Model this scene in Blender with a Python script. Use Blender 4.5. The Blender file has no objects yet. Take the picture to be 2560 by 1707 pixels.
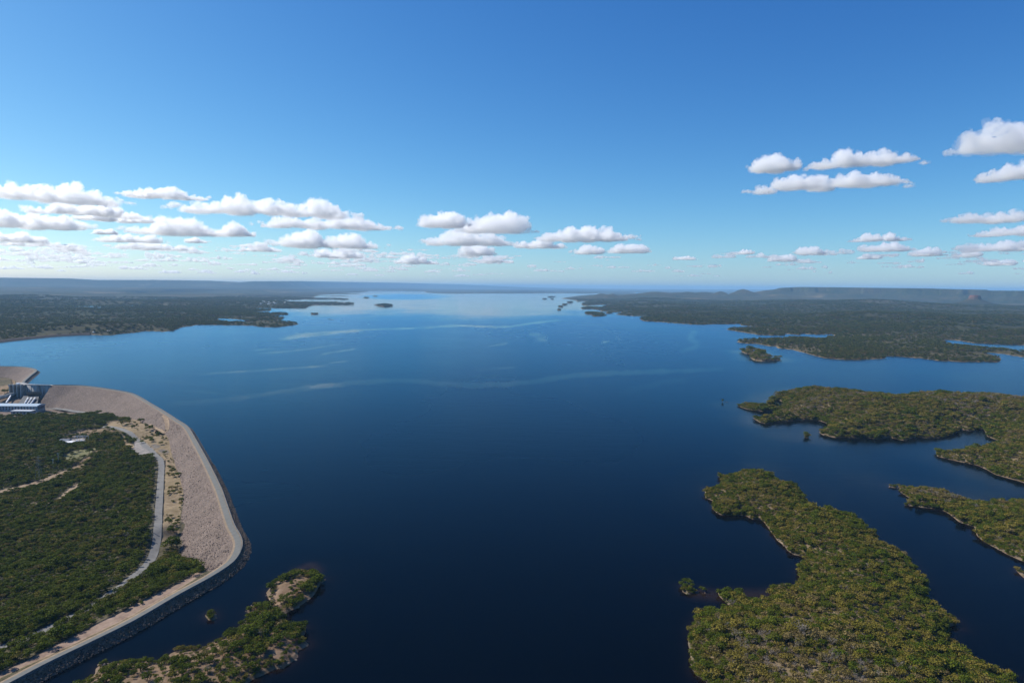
import bpy, bmesh, math, random
import numpy as np
from mathutils import Matrix, Vector
from mathutils.bvhtree import BVHTree

SC = bpy.context.scene
COL = SC.collection
rng = np.random.default_rng(7)
random.seed(7)

# ------------------------------------------------------------------ camera
CAMH = 150.0
F = 24.0 / 36.0 * 2560.0
PITCH = math.radians(4.57)
ROLL = math.radians(0.45)
_f = np.array([0, math.cos(PITCH), -math.sin(PITCH)])
_r0 = np.array([1.0, 0, 0])
_u0 = np.array([0, math.sin(PITCH), math.cos(PITCH)])
_r = math.cos(ROLL) * _r0 + math.sin(ROLL) * _u0
_u = -math.sin(ROLL) * _r0 + math.cos(ROLL) * _u0
cam_data = bpy.data.cameras.new("camera")
cam = bpy.data.objects.new("camera", cam_data)
COL.objects.link(cam)
cam_data.lens = 24.0
cam_data.sensor_width = 36.0
cam_data.clip_start = 1.0
cam_data.clip_end = 300000.0
M = Matrix.Identity(4)
for i in range(3):
    M[i][0], M[i][1], M[i][2] = _r[i], _u[i], -_f[i]
M[2][3] = CAMH
cam.matrix_world = M
SC.camera = cam

# ------------------------------------------------------------------ sky, sun, exposure
SUN_AZ = math.radians(-72)      # from +Y towards -X: sun at the left, a little ahead
SUN_EL = math.radians(41)
SUN_DIR = Vector((math.sin(SUN_AZ) * math.cos(SUN_EL), math.cos(SUN_AZ) * math.cos(SUN_EL), math.sin(SUN_EL)))
world = bpy.data.worlds.new("World")
SC.world = world
world.use_nodes = True
wn, wl = world.node_tree.nodes, world.node_tree.links
wn.clear()
sky = wn.new("ShaderNodeTexSky")
sky.sky_type = 'NISHITA'
sky.sun_disc = False
sky.sun_elevation = SUN_EL
sky.sun_rotation = SUN_AZ
sky.altitude = 300
sky.air_density = 0.8
sky.dust_density = 0.5
sky.ozone_density = 4.0
bg = wn.new("ShaderNodeBackground")
bg.inputs["Strength"].default_value = 0.10
wo = wn.new("ShaderNodeOutputWorld")
# the camera's colour response to the clear sky: one curve per channel
sep = wn.new("ShaderNodeSeparateColor"); com = wn.new("ShaderNodeCombineColor")
wl.new(sky.outputs[0], sep.inputs[0])
for i, (p_, k_) in enumerate(((1.60, 1.31), (1.20, 1.12), (0.80, 0.955))):
    m0 = wn.new("ShaderNodeMath"); m0.operation = 'MULTIPLY'; m0.inputs[1].default_value = 0.1
    m1 = wn.new("ShaderNodeMath"); m1.operation = 'POWER'; m1.inputs[1].default_value = p_
    m2 = wn.new("ShaderNodeMath"); m2.operation = 'MULTIPLY'; m2.inputs[1].default_value = k_ * 10
    m3 = wn.new("ShaderNodeMath"); m3.operation = 'MINIMUM'; m3.inputs[1].default_value = 25
    wl.new(sep.outputs[i], m0.inputs[0]); wl.new(m0.outputs[0], m1.inputs[0]); wl.new(m1.outputs[0], m2.inputs[0])
    wl.new(m2.outputs[0], m3.inputs[0]); wl.new(m3.outputs[0], com.inputs[i])
wl.new(com.outputs[0], bg.inputs[0])
wl.new(bg.outputs[0], wo.inputs[0])

sd = bpy.data.lights.new("sun", 'SUN')
sd.energy = 5.0
sd.angle = math.radians(0.5)
sd.color = (1.0, 0.95, 0.88)
sun = bpy.data.objects.new("sun", sd)
COL.objects.link(sun)
sun.location = (-500, 200, 700)
sun.rotation_euler = SUN_DIR.to_track_quat('Z', 'Y').to_euler()

vs = SC.view_settings
SC.display_settings.display_device = 'sRGB'
vs.view_transform = 'Standard'
vs.look = 'None'
vs.exposure = 0.35
vs.gamma = 1.0
vs.use_curve_mapping = False
cy = SC.cycles
cy.use_denoising = True
cy.max_bounces = 64
cy.diffuse_bounces = 3
cy.glossy_bounces = 3
cy.transmission_bounces = 4
cy.transparent_max_bounces = 24
cy.volume_bounces = 64
cy.caustics_reflective = False
cy.caustics_refractive = False

# ------------------------------------------------------------------ maths helpers
def dirs(px):
    px = np.asarray(px, float)
    return _f * F + np.outer(px[:, 0] - 1280.0, _r) - np.outer(px[:, 1] - 853.5, _u)

def unproj(px, z=0.0):
    """photo pixels -> world points on the level z (scalar or per point)"""
    d = dirs(px)
    t = (np.asarray(z) - CAMH) / d[:, 2]
    return np.column_stack([d[:, 0] * t, d[:, 1] * t, CAMH + d[:, 2] * t])

def proj(p):
    p = np.asarray(p, float) - np.array([0, 0, CAMH])
    w = p @ _f
    return np.column_stack([1280 + F * (p @ _r) / w, 853.5 - F * (p @ _u) / w])

def hash2(ix, iy, seed):
    h = (ix.astype(np.int64) * 374761393 + iy.astype(np.int64) * 668265263 + seed * 1274126177) & 0xFFFFFFFF
    h = ((h ^ (h >> 13)) * 1274126177) & 0xFFFFFFFF
    h = h ^ (h >> 16)
    return (h & 0xFFFFFF) / float(0xFFFFFF)

def vnoise(x, y, seed=0):
    ix, iy = np.floor(x), np.floor(y)
    fx, fy = x - ix, y - iy
    fx = fx * fx * fx * (fx * (fx * 6 - 15) + 10)
    fy = fy * fy * fy * (fy * (fy * 6 - 15) + 10)
    a = hash2(ix, iy, seed); b = hash2(ix + 1, iy, seed)
    c = hash2(ix, iy + 1, seed); d = hash2(ix + 1, iy + 1, seed)
    return (a * (1 - fx) + b * fx) * (1 - fy) + (c * (1 - fx) + d * fx) * fy

def fbm(x, y, seed=0, oct=4):
    s = np.zeros_like(np.asarray(x, float)); a = 0.5; t = 0
    for k in range(oct):
        c, sn = math.cos(0.6 * k), math.sin(0.6 * k)
        s += a * (vnoise((x * c - y * sn) * 2 ** k + 17.3 * k, (x * sn + y * c) * 2 ** k - 9.1 * k, seed + k) - 0.5)
        t += a; a *= 0.5
    return s / t * 2.0      # about -1..1

def sstep(a, b, x):
    t = np.clip((x - a) / (b - a), 0, 1)
    return t * t * (3 - 2 * t)

def seg_dist(P, poly, closed=True):
    """distance of points P (n,2) to a polyline"""
    A = np.asarray(poly, float)[:, :2]
    B = np.roll(A, -1, 0) if closed else A[1:]
    if not closed: A = A[:-1]
    out = np.full(len(P), 1e12)
    for a, b in zip(A, B):
        ab = b - a; L = ab @ ab
        if L < 1e-9: continue
        ap = P - a
        t = np.clip((ap @ ab) / L, 0, 1)
        d = ap - t[:, None] * ab
        out = np.minimum(out, (d * d).sum(1))
    return np.sqrt(out)

def inside(P, poly):
    A = np.asarray(poly, float)[:, :2]
    B = np.roll(A, -1, 0)
    c = np.zeros(len(P), bool)
    x, y = P[:, 0], P[:, 1]
    for (x1, y1), (x2, y2) in zip(A, B):
        if y1 == y2: continue
        m = (y1 > y) != (y2 > y)
        c ^= m & (x < (x2 - x1) * (y - y1) / (y2 - y1) + x1)
    return c

def sdf(P, poly):
    d = seg_dist(P, poly)
    return np.where(inside(P, poly), d, -d)

def zoomed(pts, ox, oy, s):
    return [(ox + x / s, oy + y / s) for x, y in pts]

# ------------------------------------------------------------------ object helpers
def tag(o, label=None, cat=None, group=None, kind=None):
    if label: o["label"] = label
    if cat: o["category"] = cat
    if group: o["group"] = group
    if kind: o["kind"] = kind
    return o

def empty(name, loc=(0, 0, 0), rz=0.0):
    o = bpy.data.objects.new(name, None)
    o.location = loc; o.rotation_euler = (0, 0, rz)
    o.empty_display_size = 1.0
    COL.objects.link(o)
    return o

def mesh_np(name, verts, faces, mat=None, smooth=False):
    """verts (n,3), faces (m,4) or (m,3) arrays or a list of tuples"""
    me = bpy.data.meshes.new(name)
    verts = np.asarray(verts, np.float32)
    if isinstance(faces, np.ndarray):
        m, k = faces.shape
        me.vertices.add(len(verts)); me.vertices.foreach_set("co", verts.ravel())
        me.loops.add(m * k); me.loops.foreach_set("vertex_index", faces.astype(np.int32).ravel())
        me.polygons.add(m)
        me.polygons.foreach_set("loop_start", np.arange(0, m * k, k, dtype=np.int32))
        me.update(calc_edges=True)
    else:
        me.from_pydata(verts.tolist(), [], faces); me.update()
    if smooth:
        me.polygons.foreach_set("use_smooth", np.ones(len(me.polygons), bool))
    mats = mat if isinstance(mat, (list, tuple)) else [mat]
    for m_ in mats:
        if m_: me.materials.append(m_)
    me.validate()
    return me

def obj(name, me, parent=None):
    o = bpy.data.objects.new(name, me)
    COL.objects.link(o)
    if parent: o.parent = parent
    return o

def set_attr(me, name, vals, kind='FLOAT'):
    vals = np.asarray(vals, np.float32)
    if kind == 'FLOAT':
        a = me.attributes.new(name, 'FLOAT', 'POINT'); a.data.foreach_set("value", vals.ravel())
    else:
        a = me.attributes.new(name, 'FLOAT_COLOR', 'POINT')
        c = np.ones((len(vals), 4), np.float32); c[:, :3] = vals
        a.data.foreach_set("color", c.ravel())

class MB:
    """collects boxes, prisms and tubes into ONE mesh"""
    def __init__(s): s.v = []; s.f = []
    def add(s, v, f):
        n = len(s.v); s.v += [tuple(p) for p in v]; s.f += [tuple(i + n for i in q) for q in f]
    def box(s, x0, x1, y0, y1, z0, z1):
        v = [(x0, y0, z0), (x1, y0, z0), (x1, y1, z0), (x0, y1, z0), (x0, y0, z1), (x1, y0, z1), (x1, y1, z1), (x0, y1, z1)]
        s.add(v, [(0, 3, 2, 1), (4, 5, 6, 7), (0, 1, 5, 4), (1, 2, 6, 5), (2, 3, 7, 6), (3, 0, 4, 7)])
    def prism(s, prof, x0, x1):
        """profile in (y,z) extruded along x"""
        n = len(prof)
        v = [(x0, y, z) for y, z in prof] + [(x1, y, z) for y, z in prof]
        f = [tuple(range(n)), tuple(range(2 * n - 1, n - 1, -1))]
        f += [(i, i + n, (i + 1) % n + n, (i + 1) % n) for i in range(n)]
        s.add(v, f)
    def tube(s, a, b, r0, r1=None, n=8):
        r1 = r0 if r1 is None else r1
        a, b = Vector(a), Vector(b); d = (b - a).normalized()
        u = d.orthogonal().normalized(); w = d.cross(u)
        v = []
        for p, r in ((a, r0), (b, r1)):
            for i in range(n):
                t = 2 * math.pi * i / n
                v.append(p + (u * math.cos(t) + w * math.sin(t)) * r)
        f = [(i, (i + 1) % n, (i + 1) % n + n, i + n) for i in range(n)]
        f += [tuple(range(n - 1, -1, -1)), tuple(range(n, 2 * n))]
        s.add(v, f)
    def build(s, name, mat, parent=None, smooth=False):
        me = mesh_np(name, s.v, s.f, mat, smooth)
        return obj(name, me, parent)

# ------------------------------------------------------------------ materials
class NT:
    def __init__(s, name):
        s.m = bpy.data.materials.new(name); s.m.use_nodes = True
        s.t = s.m.node_tree; s.n = s.t.nodes; s.l = s.t.links; s.n.clear()
        s.out = s.n.new("ShaderNodeOutputMaterial")
    def node(s, typ, **kw):
        n = s.n.new(typ)
        for k, v in kw.items():
            if k in n.inputs: s.plug(v, n.inputs[k])
            else: setattr(n, k, v)
        return n
    def plug(s, v, sock):
        if isinstance(v, bpy.types.NodeSocket): s.l.new(v, sock)
        elif isinstance(v, bpy.types.Node): s.l.new(v.outputs[0], sock)
        else:
            if isinstance(v, tuple) and len(v) == 3 and sock.type == 'RGBA': v = v + (1,)
            sock.default_value = v
    def noise(s, scale, detail=3, rough=0.55, vec=None, dim='3D'):
        n = s.node("ShaderNodeTexNoise", noise_dimensions=dim)
        n.inputs["Scale"].default_value = scale; n.inputs["Detail"].default_value = detail; n.inputs["Roughness"].default_value = rough
        s.plug(vec if vec is not None else s.pos(), n.inputs["Vector"])
        return n.outputs[0]
    def voro(s, scale, out=0, feature='F1', vec=None):
        n = s.node("ShaderNodeTexVoronoi", feature=feature)
        n.inputs["Scale"].default_value = scale
        s.plug(vec if vec is not None else s.pos(), n.inputs["Vector"])
        return n.outputs[out]
    def pos(s):
        if not hasattr(s, "_p"): s._p = s.node("ShaderNodeNewGeometry").outputs["Position"]
        return s._p
    def attr(s, name, col=False):
        n = s.node("ShaderNodeAttribute", attribute_name=name)
        return n.outputs["Color"] if col else n.outputs["Fac"]
    def rng(s, v, a, b, c=0.0, d=1.0, smooth=False):
        n = s.node("ShaderNodeMapRange", interpolation_type='SMOOTHSTEP' if smooth else 'LINEAR')
        for i, x in enumerate((v, a, b, c, d)): s.plug(x, n.inputs[i])
        return n.outputs[0]
    def math(s, op, a, b=0.0):
        n = s.node("ShaderNodeMath", operation=op)
        s.plug(a, n.inputs[0]); s.plug(b, n.inputs[1])
        return n.outputs[0]
    def mix(s, f, a, b, blend='MIX'):
        n = s.node("ShaderNodeMix", data_type='RGBA', blend_type=blend)
        s.plug(f, n.inputs[0]); s.plug(a, n.inputs[6]); s.plug(b, n.inputs[7])
        return n.outputs[2]
    def ramp(s, f, stops):
        n = s.node("ShaderNodeValToRGB")
        e = n.color_ramp.elements
        while len(e) < len(stops): e.new(0.5)
        for i, (p, c) in enumerate(stops):
            e[i].position = p; e[i].color = (*c, 1)
        s.plug(f, n.inputs[0])
        return n.outputs[0]
    def bump(s, h, strength=0.5, dist=0.3):
        n = s.node("ShaderNodeBump")
        n.inputs["Strength"].default_value = strength; n.inputs["Distance"].default_value = dist
        s.plug(h, n.inputs["Height"])
        return n.outputs[0]
    def bsdf(s, color, rough=0.8, spec=0.3, normal=None, metal=0.0):
        b = s.node("ShaderNodeBsdfPrincipled")
        s.plug(color, b.inputs["Base Color"]); s.plug(rough, b.inputs["Roughness"])
        b.inputs["Specular IOR Level"].default_value = spec
        b.inputs["Metallic"].default_value = metal
        if normal is not None: s.plug(normal, b.inputs["Normal"])
        s.l.new(b.outputs[0], s.out.inputs[0])
        return b

def mat_simple(name, col, rough=0.7, var=0.25, scale=0.6, spec=0.3, metal=0.0):
    n = NT(name)
    t = n.noise(scale, 5, 0.65)
    lo = tuple(c * (1 - var) for c in col); hi = tuple(min(1, c * (1 + var)) for c in col)
    n.bsdf(n.ramp(t, [(0.3, lo), (0.7, hi)]), rough, spec, metal=metal)
    return n.m

def mat_land():
    n = NT("land_soil")
    soil = n.attr("soil", True)
    veg = n.attr("veg")
    t1 = n.noise(0.22, 6, 0.68)
    t2 = n.noise(0.03, 4, 0.6)
    dirt = n.mix(n.rng(t1, 0.3, 0.7), n.mix(0.55, soil, (0.02, 0.017, 0.012)), n.mix(0.25, soil, (0.5, 0.42, 0.33)))
    dirt = n.mix(n.rng(t2, 0.35, 0.7, 0, 0.5), dirt, n.mix(0.5, soil, (0.09, 0.085, 0.035)))
    # ground wholly under scrub (far land): dry and green bush in patches
    far1 = n.noise(0.02, 8, 0.72)
    far2 = n.noise(0.0022, 6, 0.62)
    far3 = n.noise(0.00045, 4, 0.6)
    bush = n.ramp(far1, [(0.33, (0.008, 0.013, 0.006)), (0.5, (0.028, 0.035, 0.012)), (0.68, (0.065, 0.058, 0.024))])
    bush = n.mix(n.rng(far2, 0.45, 0.68, 0, 0.75), bush, n.mix(0.5, bush, (0.12, 0.085, 0.05)))
    bush = n.mix(n.rng(far3, 0.5, 0.72, 0, 0.35), bush, (0.15, 0.125, 0.075))
    col = n.mix(veg, dirt, bush)
    h = n.math('ADD', n.math('MULTIPLY', far1, n.math('MULTIPLY', veg, 14.0)), n.math('MULTIPLY', t1, 0.5))
    n.bsdf(col, 0.95, 0.1, n.bump(h, 0.7, 1.0))
    return n.m

def mat_rock(name, lo, mid, hi, scale=0.8, bump=0.6, size=1.0):
    n = NT(name)
    v = n.voro(scale)
    vc = n.voro(scale, 1)
    sep = n.node("ShaderNodeSeparateColor"); n.plug(vc, sep.inputs[0])
    t = n.noise(0.05, 5, 0.65)
    t2 = n.noise(0.35, 4, 0.7)
    c = n.ramp(sep.outputs[0], [(0.0, mid), (0.6, hi), (1.0, tuple(x * 1.25 for x in hi))])
    c = n.mix(n.rng(v, 0.45, 0.85, 0, 0.9), c, lo)
    c = n.mix(n.rng(t, 0.38, 0.66, 0, 0.85), c, n.mix(0.5, c, tuple(x * 0.55 for x in mid)))
    c = n.mix(n.rng(t2, 0.55, 0.75, 0, 0.55), c, lo)
    h = n.math('MULTIPLY', n.rng(v, 0.0, 0.9, 1.0, 0.0), size)
    n.bsdf(c, 0.9, 0.2, n.bump(h, bump, 1.0))
    return n.m

def mat_leaf(name, cols, dry):
    """cols: three leaf tones; dry: brownish tone some trees carry"""
    n = NT(name)
    oi = n.node("ShaderNodeObjectInfo")
    var = n.attr("var")
    r = oi.outputs["Random"]
    c = n.ramp(r, [(0.05, cols[0]), (0.5, cols[1]), (0.95, cols[2])])
    c = n.mix(n.rng(var, 0.0, 1.0, 0.0, 0.75), n.mix(0.42, c, (0.008, 0.012, 0.003)), n.mix(0.22, c, tuple(x * 1.7 for x in cols[2])))
    big = n.noise(0.016, 4, 0.6)
    c = n.mix(n.rng(big, 0.48, 0.68, 0, 0.45), c, n.mix(var, tuple(x * 0.6 for x in dry), dry))
    d = n.node("ShaderNodeBsdfPrincipled")
    n.plug(c, d.inputs["Base Color"]); d.inputs["Roughness"].default_value = 0.6; d.inputs["Specular IOR Level"].default_value = 0.03
    t = n.node("ShaderNodeBsdfTranslucent")
    n.plug(n.mix(0.5, c, (0.12, 0.13, 0.008), 'MIX'), t.inputs[0])
    mx = n.node("ShaderNodeMixShader"); mx.inputs[0].default_value = 0.18
    n.l.new(d.outputs[0], mx.inputs[1]); n.l.new(t.outputs[0], mx.inputs[2])
    n.l.new(mx.outputs[0], n.out.inputs[0])
    return n.m

def mat_water():
    n = NT("lake_water")
    slick = n.attr("slick"); shoal = n.attr("shoal"); ruf = n.attr("ruffle")
    p = n.pos()
    mp = n.node("ShaderNodeMapping"); n.plug(p, mp.inputs[0]); mp.inputs["Scale"].default_value = (0.6, 1.6, 1.0); mp.inputs["Rotation"].default_value = (0, 0, 0.12)
    w1 = n.noise(0.30, 3, 0.6, mp.outputs[0])
    w2 = n.noise(0.05, 3, 0.6, mp.outputs[0])
    h = n.math('ADD', n.math('MULTIPLY', w1, 0.18), n.math('MULTIPLY', w2, 0.5))
    calm = n.math('SUBTRACT', 1.0, n.math('MULTIPLY', n.math('MINIMUM', slick, 1.0), 0.85))
    rough = n.math('ADD', n.math('MULTIPLY', n.math('MULTIPLY', ruf, calm), 0.22), 0.04)
    b = n.node("ShaderNodeBump"); b.inputs["Distance"].default_value = 1.0
    n.plug(n.math('MULTIPLY', calm, 0.28), b.inputs["Strength"]); n.plug(h, b.inputs["Height"])
    deep = (0.0001, 0.0008, 0.0026)
    body = n.node("ShaderNodeBsdfDiffuse"); n.plug(n.mix(shoal, deep, (0.024, 0.013, 0.007)), body.inputs[0])
    gl = n.node("ShaderNodeBsdfGlossy"); n.plug(rough, gl.inputs["Roughness"]); n.l.new(b.outputs[0], gl.inputs["Normal"])
    n.plug(n.mix(n.math('MULTIPLY', slick, 0.8), n.mix(n.rng(ruf, 0.25, 0.75), (0.95, 0.985, 1.0), (0.42, 0.82, 1.0)), (0.66, 0.90, 1.0)), gl.inputs[0])  # painted reflection tint: near-white where calm, paler on slicks, blue where ruffled
    fr = n.node("ShaderNodeFresnel"); fr.inputs[0].default_value = 1.25; n.l.new(b.outputs[0], fr.inputs[1])
    mx = n.node("ShaderNodeMixShader")
    n.plug(n.math('POWER', fr.outputs[0], 1.3), mx.inputs[0]); n.l.new(body.outputs[0], mx.inputs[1]); n.l.new(gl.outputs[0], mx.inputs[2])
    n.l.new(mx.outputs[0], n.out.inputs[0])
    return n.m

def mat_cloud(name, sigma, billow=None):
    n = NT(name)
    v = n.node("ShaderNodeVolumeScatter")
    v.inputs["Color"].default_value = (1, 1, 1, 1)
    v.inputs["Density"].default_value = sigma
    v.inputs["Anisotropy"].default_value = 0.5
    n.l.new(v.outputs[0], n.out.inputs["Volume"])
    if billow:
        # torn, uneven droplets: denser heads, thin ragged fringes
        t = n.noise(billow, 5, 0.62)
        n.plug(n.rng(t, 0.40, 0.58, 0.0, sigma * 1.9, True), v.inputs["Density"])
    else:
        n.m.cycles.homogeneous_volume = True
    return n.m

M_LAND = mat_land()
M_FACE = mat_rock("rockfill", (0.078, 0.057, 0.046), (0.132, 0.098, 0.078), (0.188, 0.142, 0.114), 1.05, 0.7, 0.6)
M_RIPRAP = mat_rock("riprap_stone", (0.025, 0.02, 0.017), (0.095, 0.075, 0.06), (0.15, 0.12, 0.098), 0.8, 0.9, 0.9)
M_BOULDER = mat_simple("boulder_stone", (0.145, 0.108, 0.08), 0.9, 0.5, 0.35, 0.15)
M_PALEROCK = mat_simple("pale_shore_stone", (0.24, 0.18, 0.13), 0.9, 0.4, 0.35, 0.15)
M_RUBBLE = mat_simple("rubble_stone", (0.23, 0.18, 0.145), 0.9, 0.45, 0.3, 0.15)
M_ROAD = mat_simple("worn_asphalt", (0.145, 0.145, 0.13), 0.9, 0.14, 0.4, 0.2)
M_ROAD2 = mat_simple("pale_asphalt", (0.165, 0.158, 0.145), 0.9, 0.16, 0.25, 0.2)
M_TRACK = mat_simple("sandy_track", (0.26, 0.19, 0.125), 0.95, 0.25, 0.3, 0.1)
M_VERGE = mat_simple("gravel_verge", (0.195, 0.148, 0.105), 0.95, 0.2, 0.4, 0.1)
M_CONC = mat_simple("weathered_concrete", (0.36, 0.35, 0.33), 0.85, 0.35, 0.25, 0.2)
M_DARKCONC = mat_simple("dark_parapet", (0.10, 0.10, 0.10), 0.85, 0.3, 0.3, 0.2)
M_WHITE = mat_simple("white_paint", (0.78, 0.78, 0.77), 0.5, 0.08, 0.3, 0.3)
M_STEEL = mat_simple("pale_steel", (0.50, 0.52, 0.54), 0.4, 0.1, 0.3, 0.4)
M_BANK = mat_simple("dark_bank_stone", (0.05, 0.04, 0.034), 0.9, 0.3, 0.1, 0.1)
M_GALV = mat_simple("dull_galvanised_steel", (0.20, 0.21, 0.22), 0.6, 0.15, 0.3, 0.3)
M_BLUEROOF = mat_simple("pale_blue_sheet_roof", (0.34, 0.42, 0.48), 0.45, 0.12, 0.2, 0.4)
M_BLUEWALL = mat_simple("blue_grey_cladding", (0.24, 0.30, 0.345), 0.6, 0.15, 0.2, 0.3)
M_DARKROOF = mat_simple("dark_blue_roof", (0.06, 0.08, 0.12), 0.5, 0.2, 0.3, 0.3)
M_GLASS = mat_simple("dark_window_glass", (0.03, 0.05, 0.08), 0.15, 0.2, 0.3, 0.5)
M_BARK = mat_simple("bark", (0.10, 0.085, 0.07), 0.95, 0.3, 2.0, 0.1)
M_DEADWOOD = mat_simple("grey_deadwood", (0.22, 0.19, 0.16), 0.95, 0.3, 2.0, 0.1)
M_WATER = mat_water()

# ------------------------------------------------------------------ shorelines, read off the ground plane
def world_poly(pts):
    """pts: (px, py) or (px, py, h): h is the height of what shows there (tree tops on a far shore)"""
    px = np.array([(p[0], p[1]) for p in pts], float)
    z = np.array([p[2] if len(p) > 2 else 0.0 for p in pts], float)
    return unproj(px, z)[:, :2]

def zh(pts, ox, oy, s, h=0.0):
    return [(ox + p[0] / s, oy + p[1] / s, p[2] if len(p) > 2 else h) for p in pts]

S = 2.613
POLY = {}
# large headland, lower right
POLY["headland"] = world_poly(
    zh([(380, 95), (470, 85), (520, 65), (590, 60), (640, 65), (720, 100), (770, 145), (850, 150), (910, 190), (945, 250), (1000, 310), (1090, 345, 1), (1110, 325), (1200, 330), (1290, 390), (1380, 450), (1410, 500), (1520, 555), (1580, 590), (1620, 650), (1690, 740), (1720, 800), (1700, 850), (1750, 880), (1800, 950), (1900, 975), (1940, 1040), (1925, 1095, 0), (1870, 1115, 0), (1860, 1165, 2), (1950, 1200), (2080, 1290), (2200, 1330), (2280, 1340), (2310, 1400), (2352, 1450)], 1660, 1140, S, 6.0)
    + [(2640, 1760, 4), (2680, 1950, 0), (1800, 2050, 0)]
    + zh([(330, 1540), (290, 1482), (220, 1440), (180, 1390), (170, 1290), (150, 1220), (160, 1170), (200, 1085), (240, 1035), (340, 1010, 3), (420, 1000, 1), (440, 985), (410, 955), (375, 920), (360, 890), (370, 860, 3), (450, 855, 4), (500, 885, 3), (520, 935, 3), (640, 945, 2), (715, 945), (700, 905), (685, 870), (690, 840, 2), (740, 818, 5), (800, 835, 4), (860, 815, 3), (880, 790), (868, 740), (900, 690), (940, 662), (850, 645), (805, 612), (790, 588), (740, 548), (690, 472), (662, 432), (640, 412), (580, 408), (520, 382), (460, 388), (380, 384), (318, 345), (320, 292), (265, 275), (260, 200), (260, 188, 4), (310, 178, 5), (370, 185, 4), (383, 160), (365, 128), (370, 100, 4)], 1660, 1140, S))
POLY["islet_a"] = world_poly(zh([(108, 835), (112, 805, 4), (140, 803, 5), (190, 815, 5), (205, 845, 2), (225, 852, 3), (262, 858, 3), (279, 885), (262, 903), (215, 882), (190, 897), (150, 903), (118, 885)], 1660, 1140, S))
S = 2.94
POLY["ridge_island"] = world_poly(
    zh([(1345, 803), (1380, 795), (1420, 800), (1440, 826, 1), (1480, 810), (1600, 810), (1700, 835), (1870, 870), (1900, 895), (2000, 930), (2090, 937), (2130, 910), (2240, 910), (2352, 912)], 1760, 930, S, 5.5)
    + [(2640, 1250, 5), (2760, 1500, 0)]
    + zh([(2352, 1388), (2250, 1345), (2150, 1290), (2050, 1240), (2000, 1200), (1980, 1135), (1870, 1100), (1800, 1045), (1740, 1010), (1680, 1000), (1600, 990), (1555, 982), (1480, 980), (1500, 968), (1545, 955), (1500, 915), (1445, 882), (1438, 845), (1375, 838), (1345, 820)], 1760, 930, S))
POLY["wooded_promontory"] = world_poly(
    zh([(492, 165), (490, 150), (500, 130), (600, 90), (720, 65), (800, 60), (870, 75), (1000, 95), (1130, 105), (1290, 130), (1380, 130), (1500, 112), (1620, 112), (1750, 120), (1880, 120), (2000, 115), (2100, 108), (2190, 130), (2250, 137), (2352, 160)], 1760, 930, S, 14.0)
    + [(2700, 1000, 10), (2900, 1100, 0), (2800, 1290, 0), (2600, 1222, 0)]
    + zh([(2352, 808), (2260, 783), (2150, 753), (2080, 718), (2000, 683), (1900, 663), (1800, 643), (1720, 618), (1715, 592), (1760, 560, 5), (1900, 545, 5), (2050, 530, 4), (2150, 520, 3), (2180, 508), (2080, 473), (2055, 425), (2040, 420), (1980, 434), (1950, 432), (1890, 424), (1870, 443), (1830, 463), (1750, 483), (1640, 483), (1560, 474), (1480, 503), (1360, 484), (1280, 493), (1200, 484), (1130, 485), (1050, 479), (960, 484), (870, 463), (840, 438), (855, 415, 3), (905, 402, 2), (910, 392), (900, 378), (850, 358), (750, 353), (690, 353), (640, 359), (560, 364), (460, 378), (410, 368), (368, 338), (400, 320, 4), (500, 305, 4), (560, 288), (575, 268), (592, 228), (590, 222), (540, 203)], 1760, 930, S))
POLY["islet_b"] = world_poly(zh([(255, 247), (310, 230, 3), (400, 222, 5), (500, 226, 5), (560, 243, 4), (568, 270), (560, 284), (500, 284), (430, 289), (340, 277), (280, 260)], 1760, 930, S))
POLY["islet_c"] = world_poly(zh([(734, 472), (738, 455, 3), (760, 445, 4), (788, 460, 3), (791, 478), (770, 484), (740, 482)], 1760, 930, S))
POLY["islet_d"] = world_poly([(2540, 1424), (2552, 1420, 2), (2575, 1428, 3), (2600, 1440), (2590, 1452), (2560, 1444)])
S = 3.095
POLY["islet_e"] = world_poly(zh([(165, 582), (180, 569, 4), (300, 569, 5), (340, 587, 6), (370, 610, 6), (390, 624, 4), (450, 624, 4), (469, 640), (460, 655), (400, 656), (330, 661), (260, 651), (240, 632), (250, 612), (240, 606), (200, 601)], 1800, 690, S))
main = zh([(600, 207), (680, 216), (720, 221), (740, 237), (800, 230), (1000, 224), (850, 231), (810, 246), (780, 255), (830, 276), (880, 266), (980, 262), (1110, 266), (1000, 273), (970, 291), (900, 286), (770, 290), (800, 304), (870, 301), (960, 311), (970, 326), (1100, 336), (1160, 331), (1140, 346), (1085, 352), (1160, 362), (1280, 370), (1400, 373), (1320, 381), (1305, 397), (1340, 415), (1450, 420), (1560, 428), (1700, 440), (1850, 450), (2000, 445), (2100, 445), (2250, 440), (2260, 455), (2352, 462)], 1240, 690, 3.675)
main += zh([(300, 394), (420, 402), (300, 402), (100, 405), (55, 413), (180, 436), (300, 456), (480, 461), (515, 452), (440, 438), (520, 448), (620, 456), (640, 447), (750, 456), (860, 451), (868, 462), (810, 476), (800, 490), (740, 487), (640, 474), (440, 484), (250, 487), (160, 496), (130, 512), (200, 521), (300, 526), (370, 541), (440, 546), (452, 559), (560, 571), (650, 596), (740, 623), (850, 641), (1000, 651), (1150, 649), (1280, 641), (1290, 622), (1400, 626), (1560, 636), (1700, 656), (1900, 666), (2050, 666), (2160, 667), (2170, 632), (2100, 603), (2050, 590), (2120, 597), (2200, 604), (2352, 629)], 1800, 690, S)
main += [(2750, 900, 0)] + zh([(2352, 585), (2150, 566), (1870, 541), (1700, 507), (1680, 500), (1750, 494), (1850, 502), (1950, 519), (2100, 528), (2200, 531), (2352, 535)], 1800, 690, S)
main += [(2900, 860, 0), (3100, 790, 0)]
mw = world_poly(main)
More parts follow.
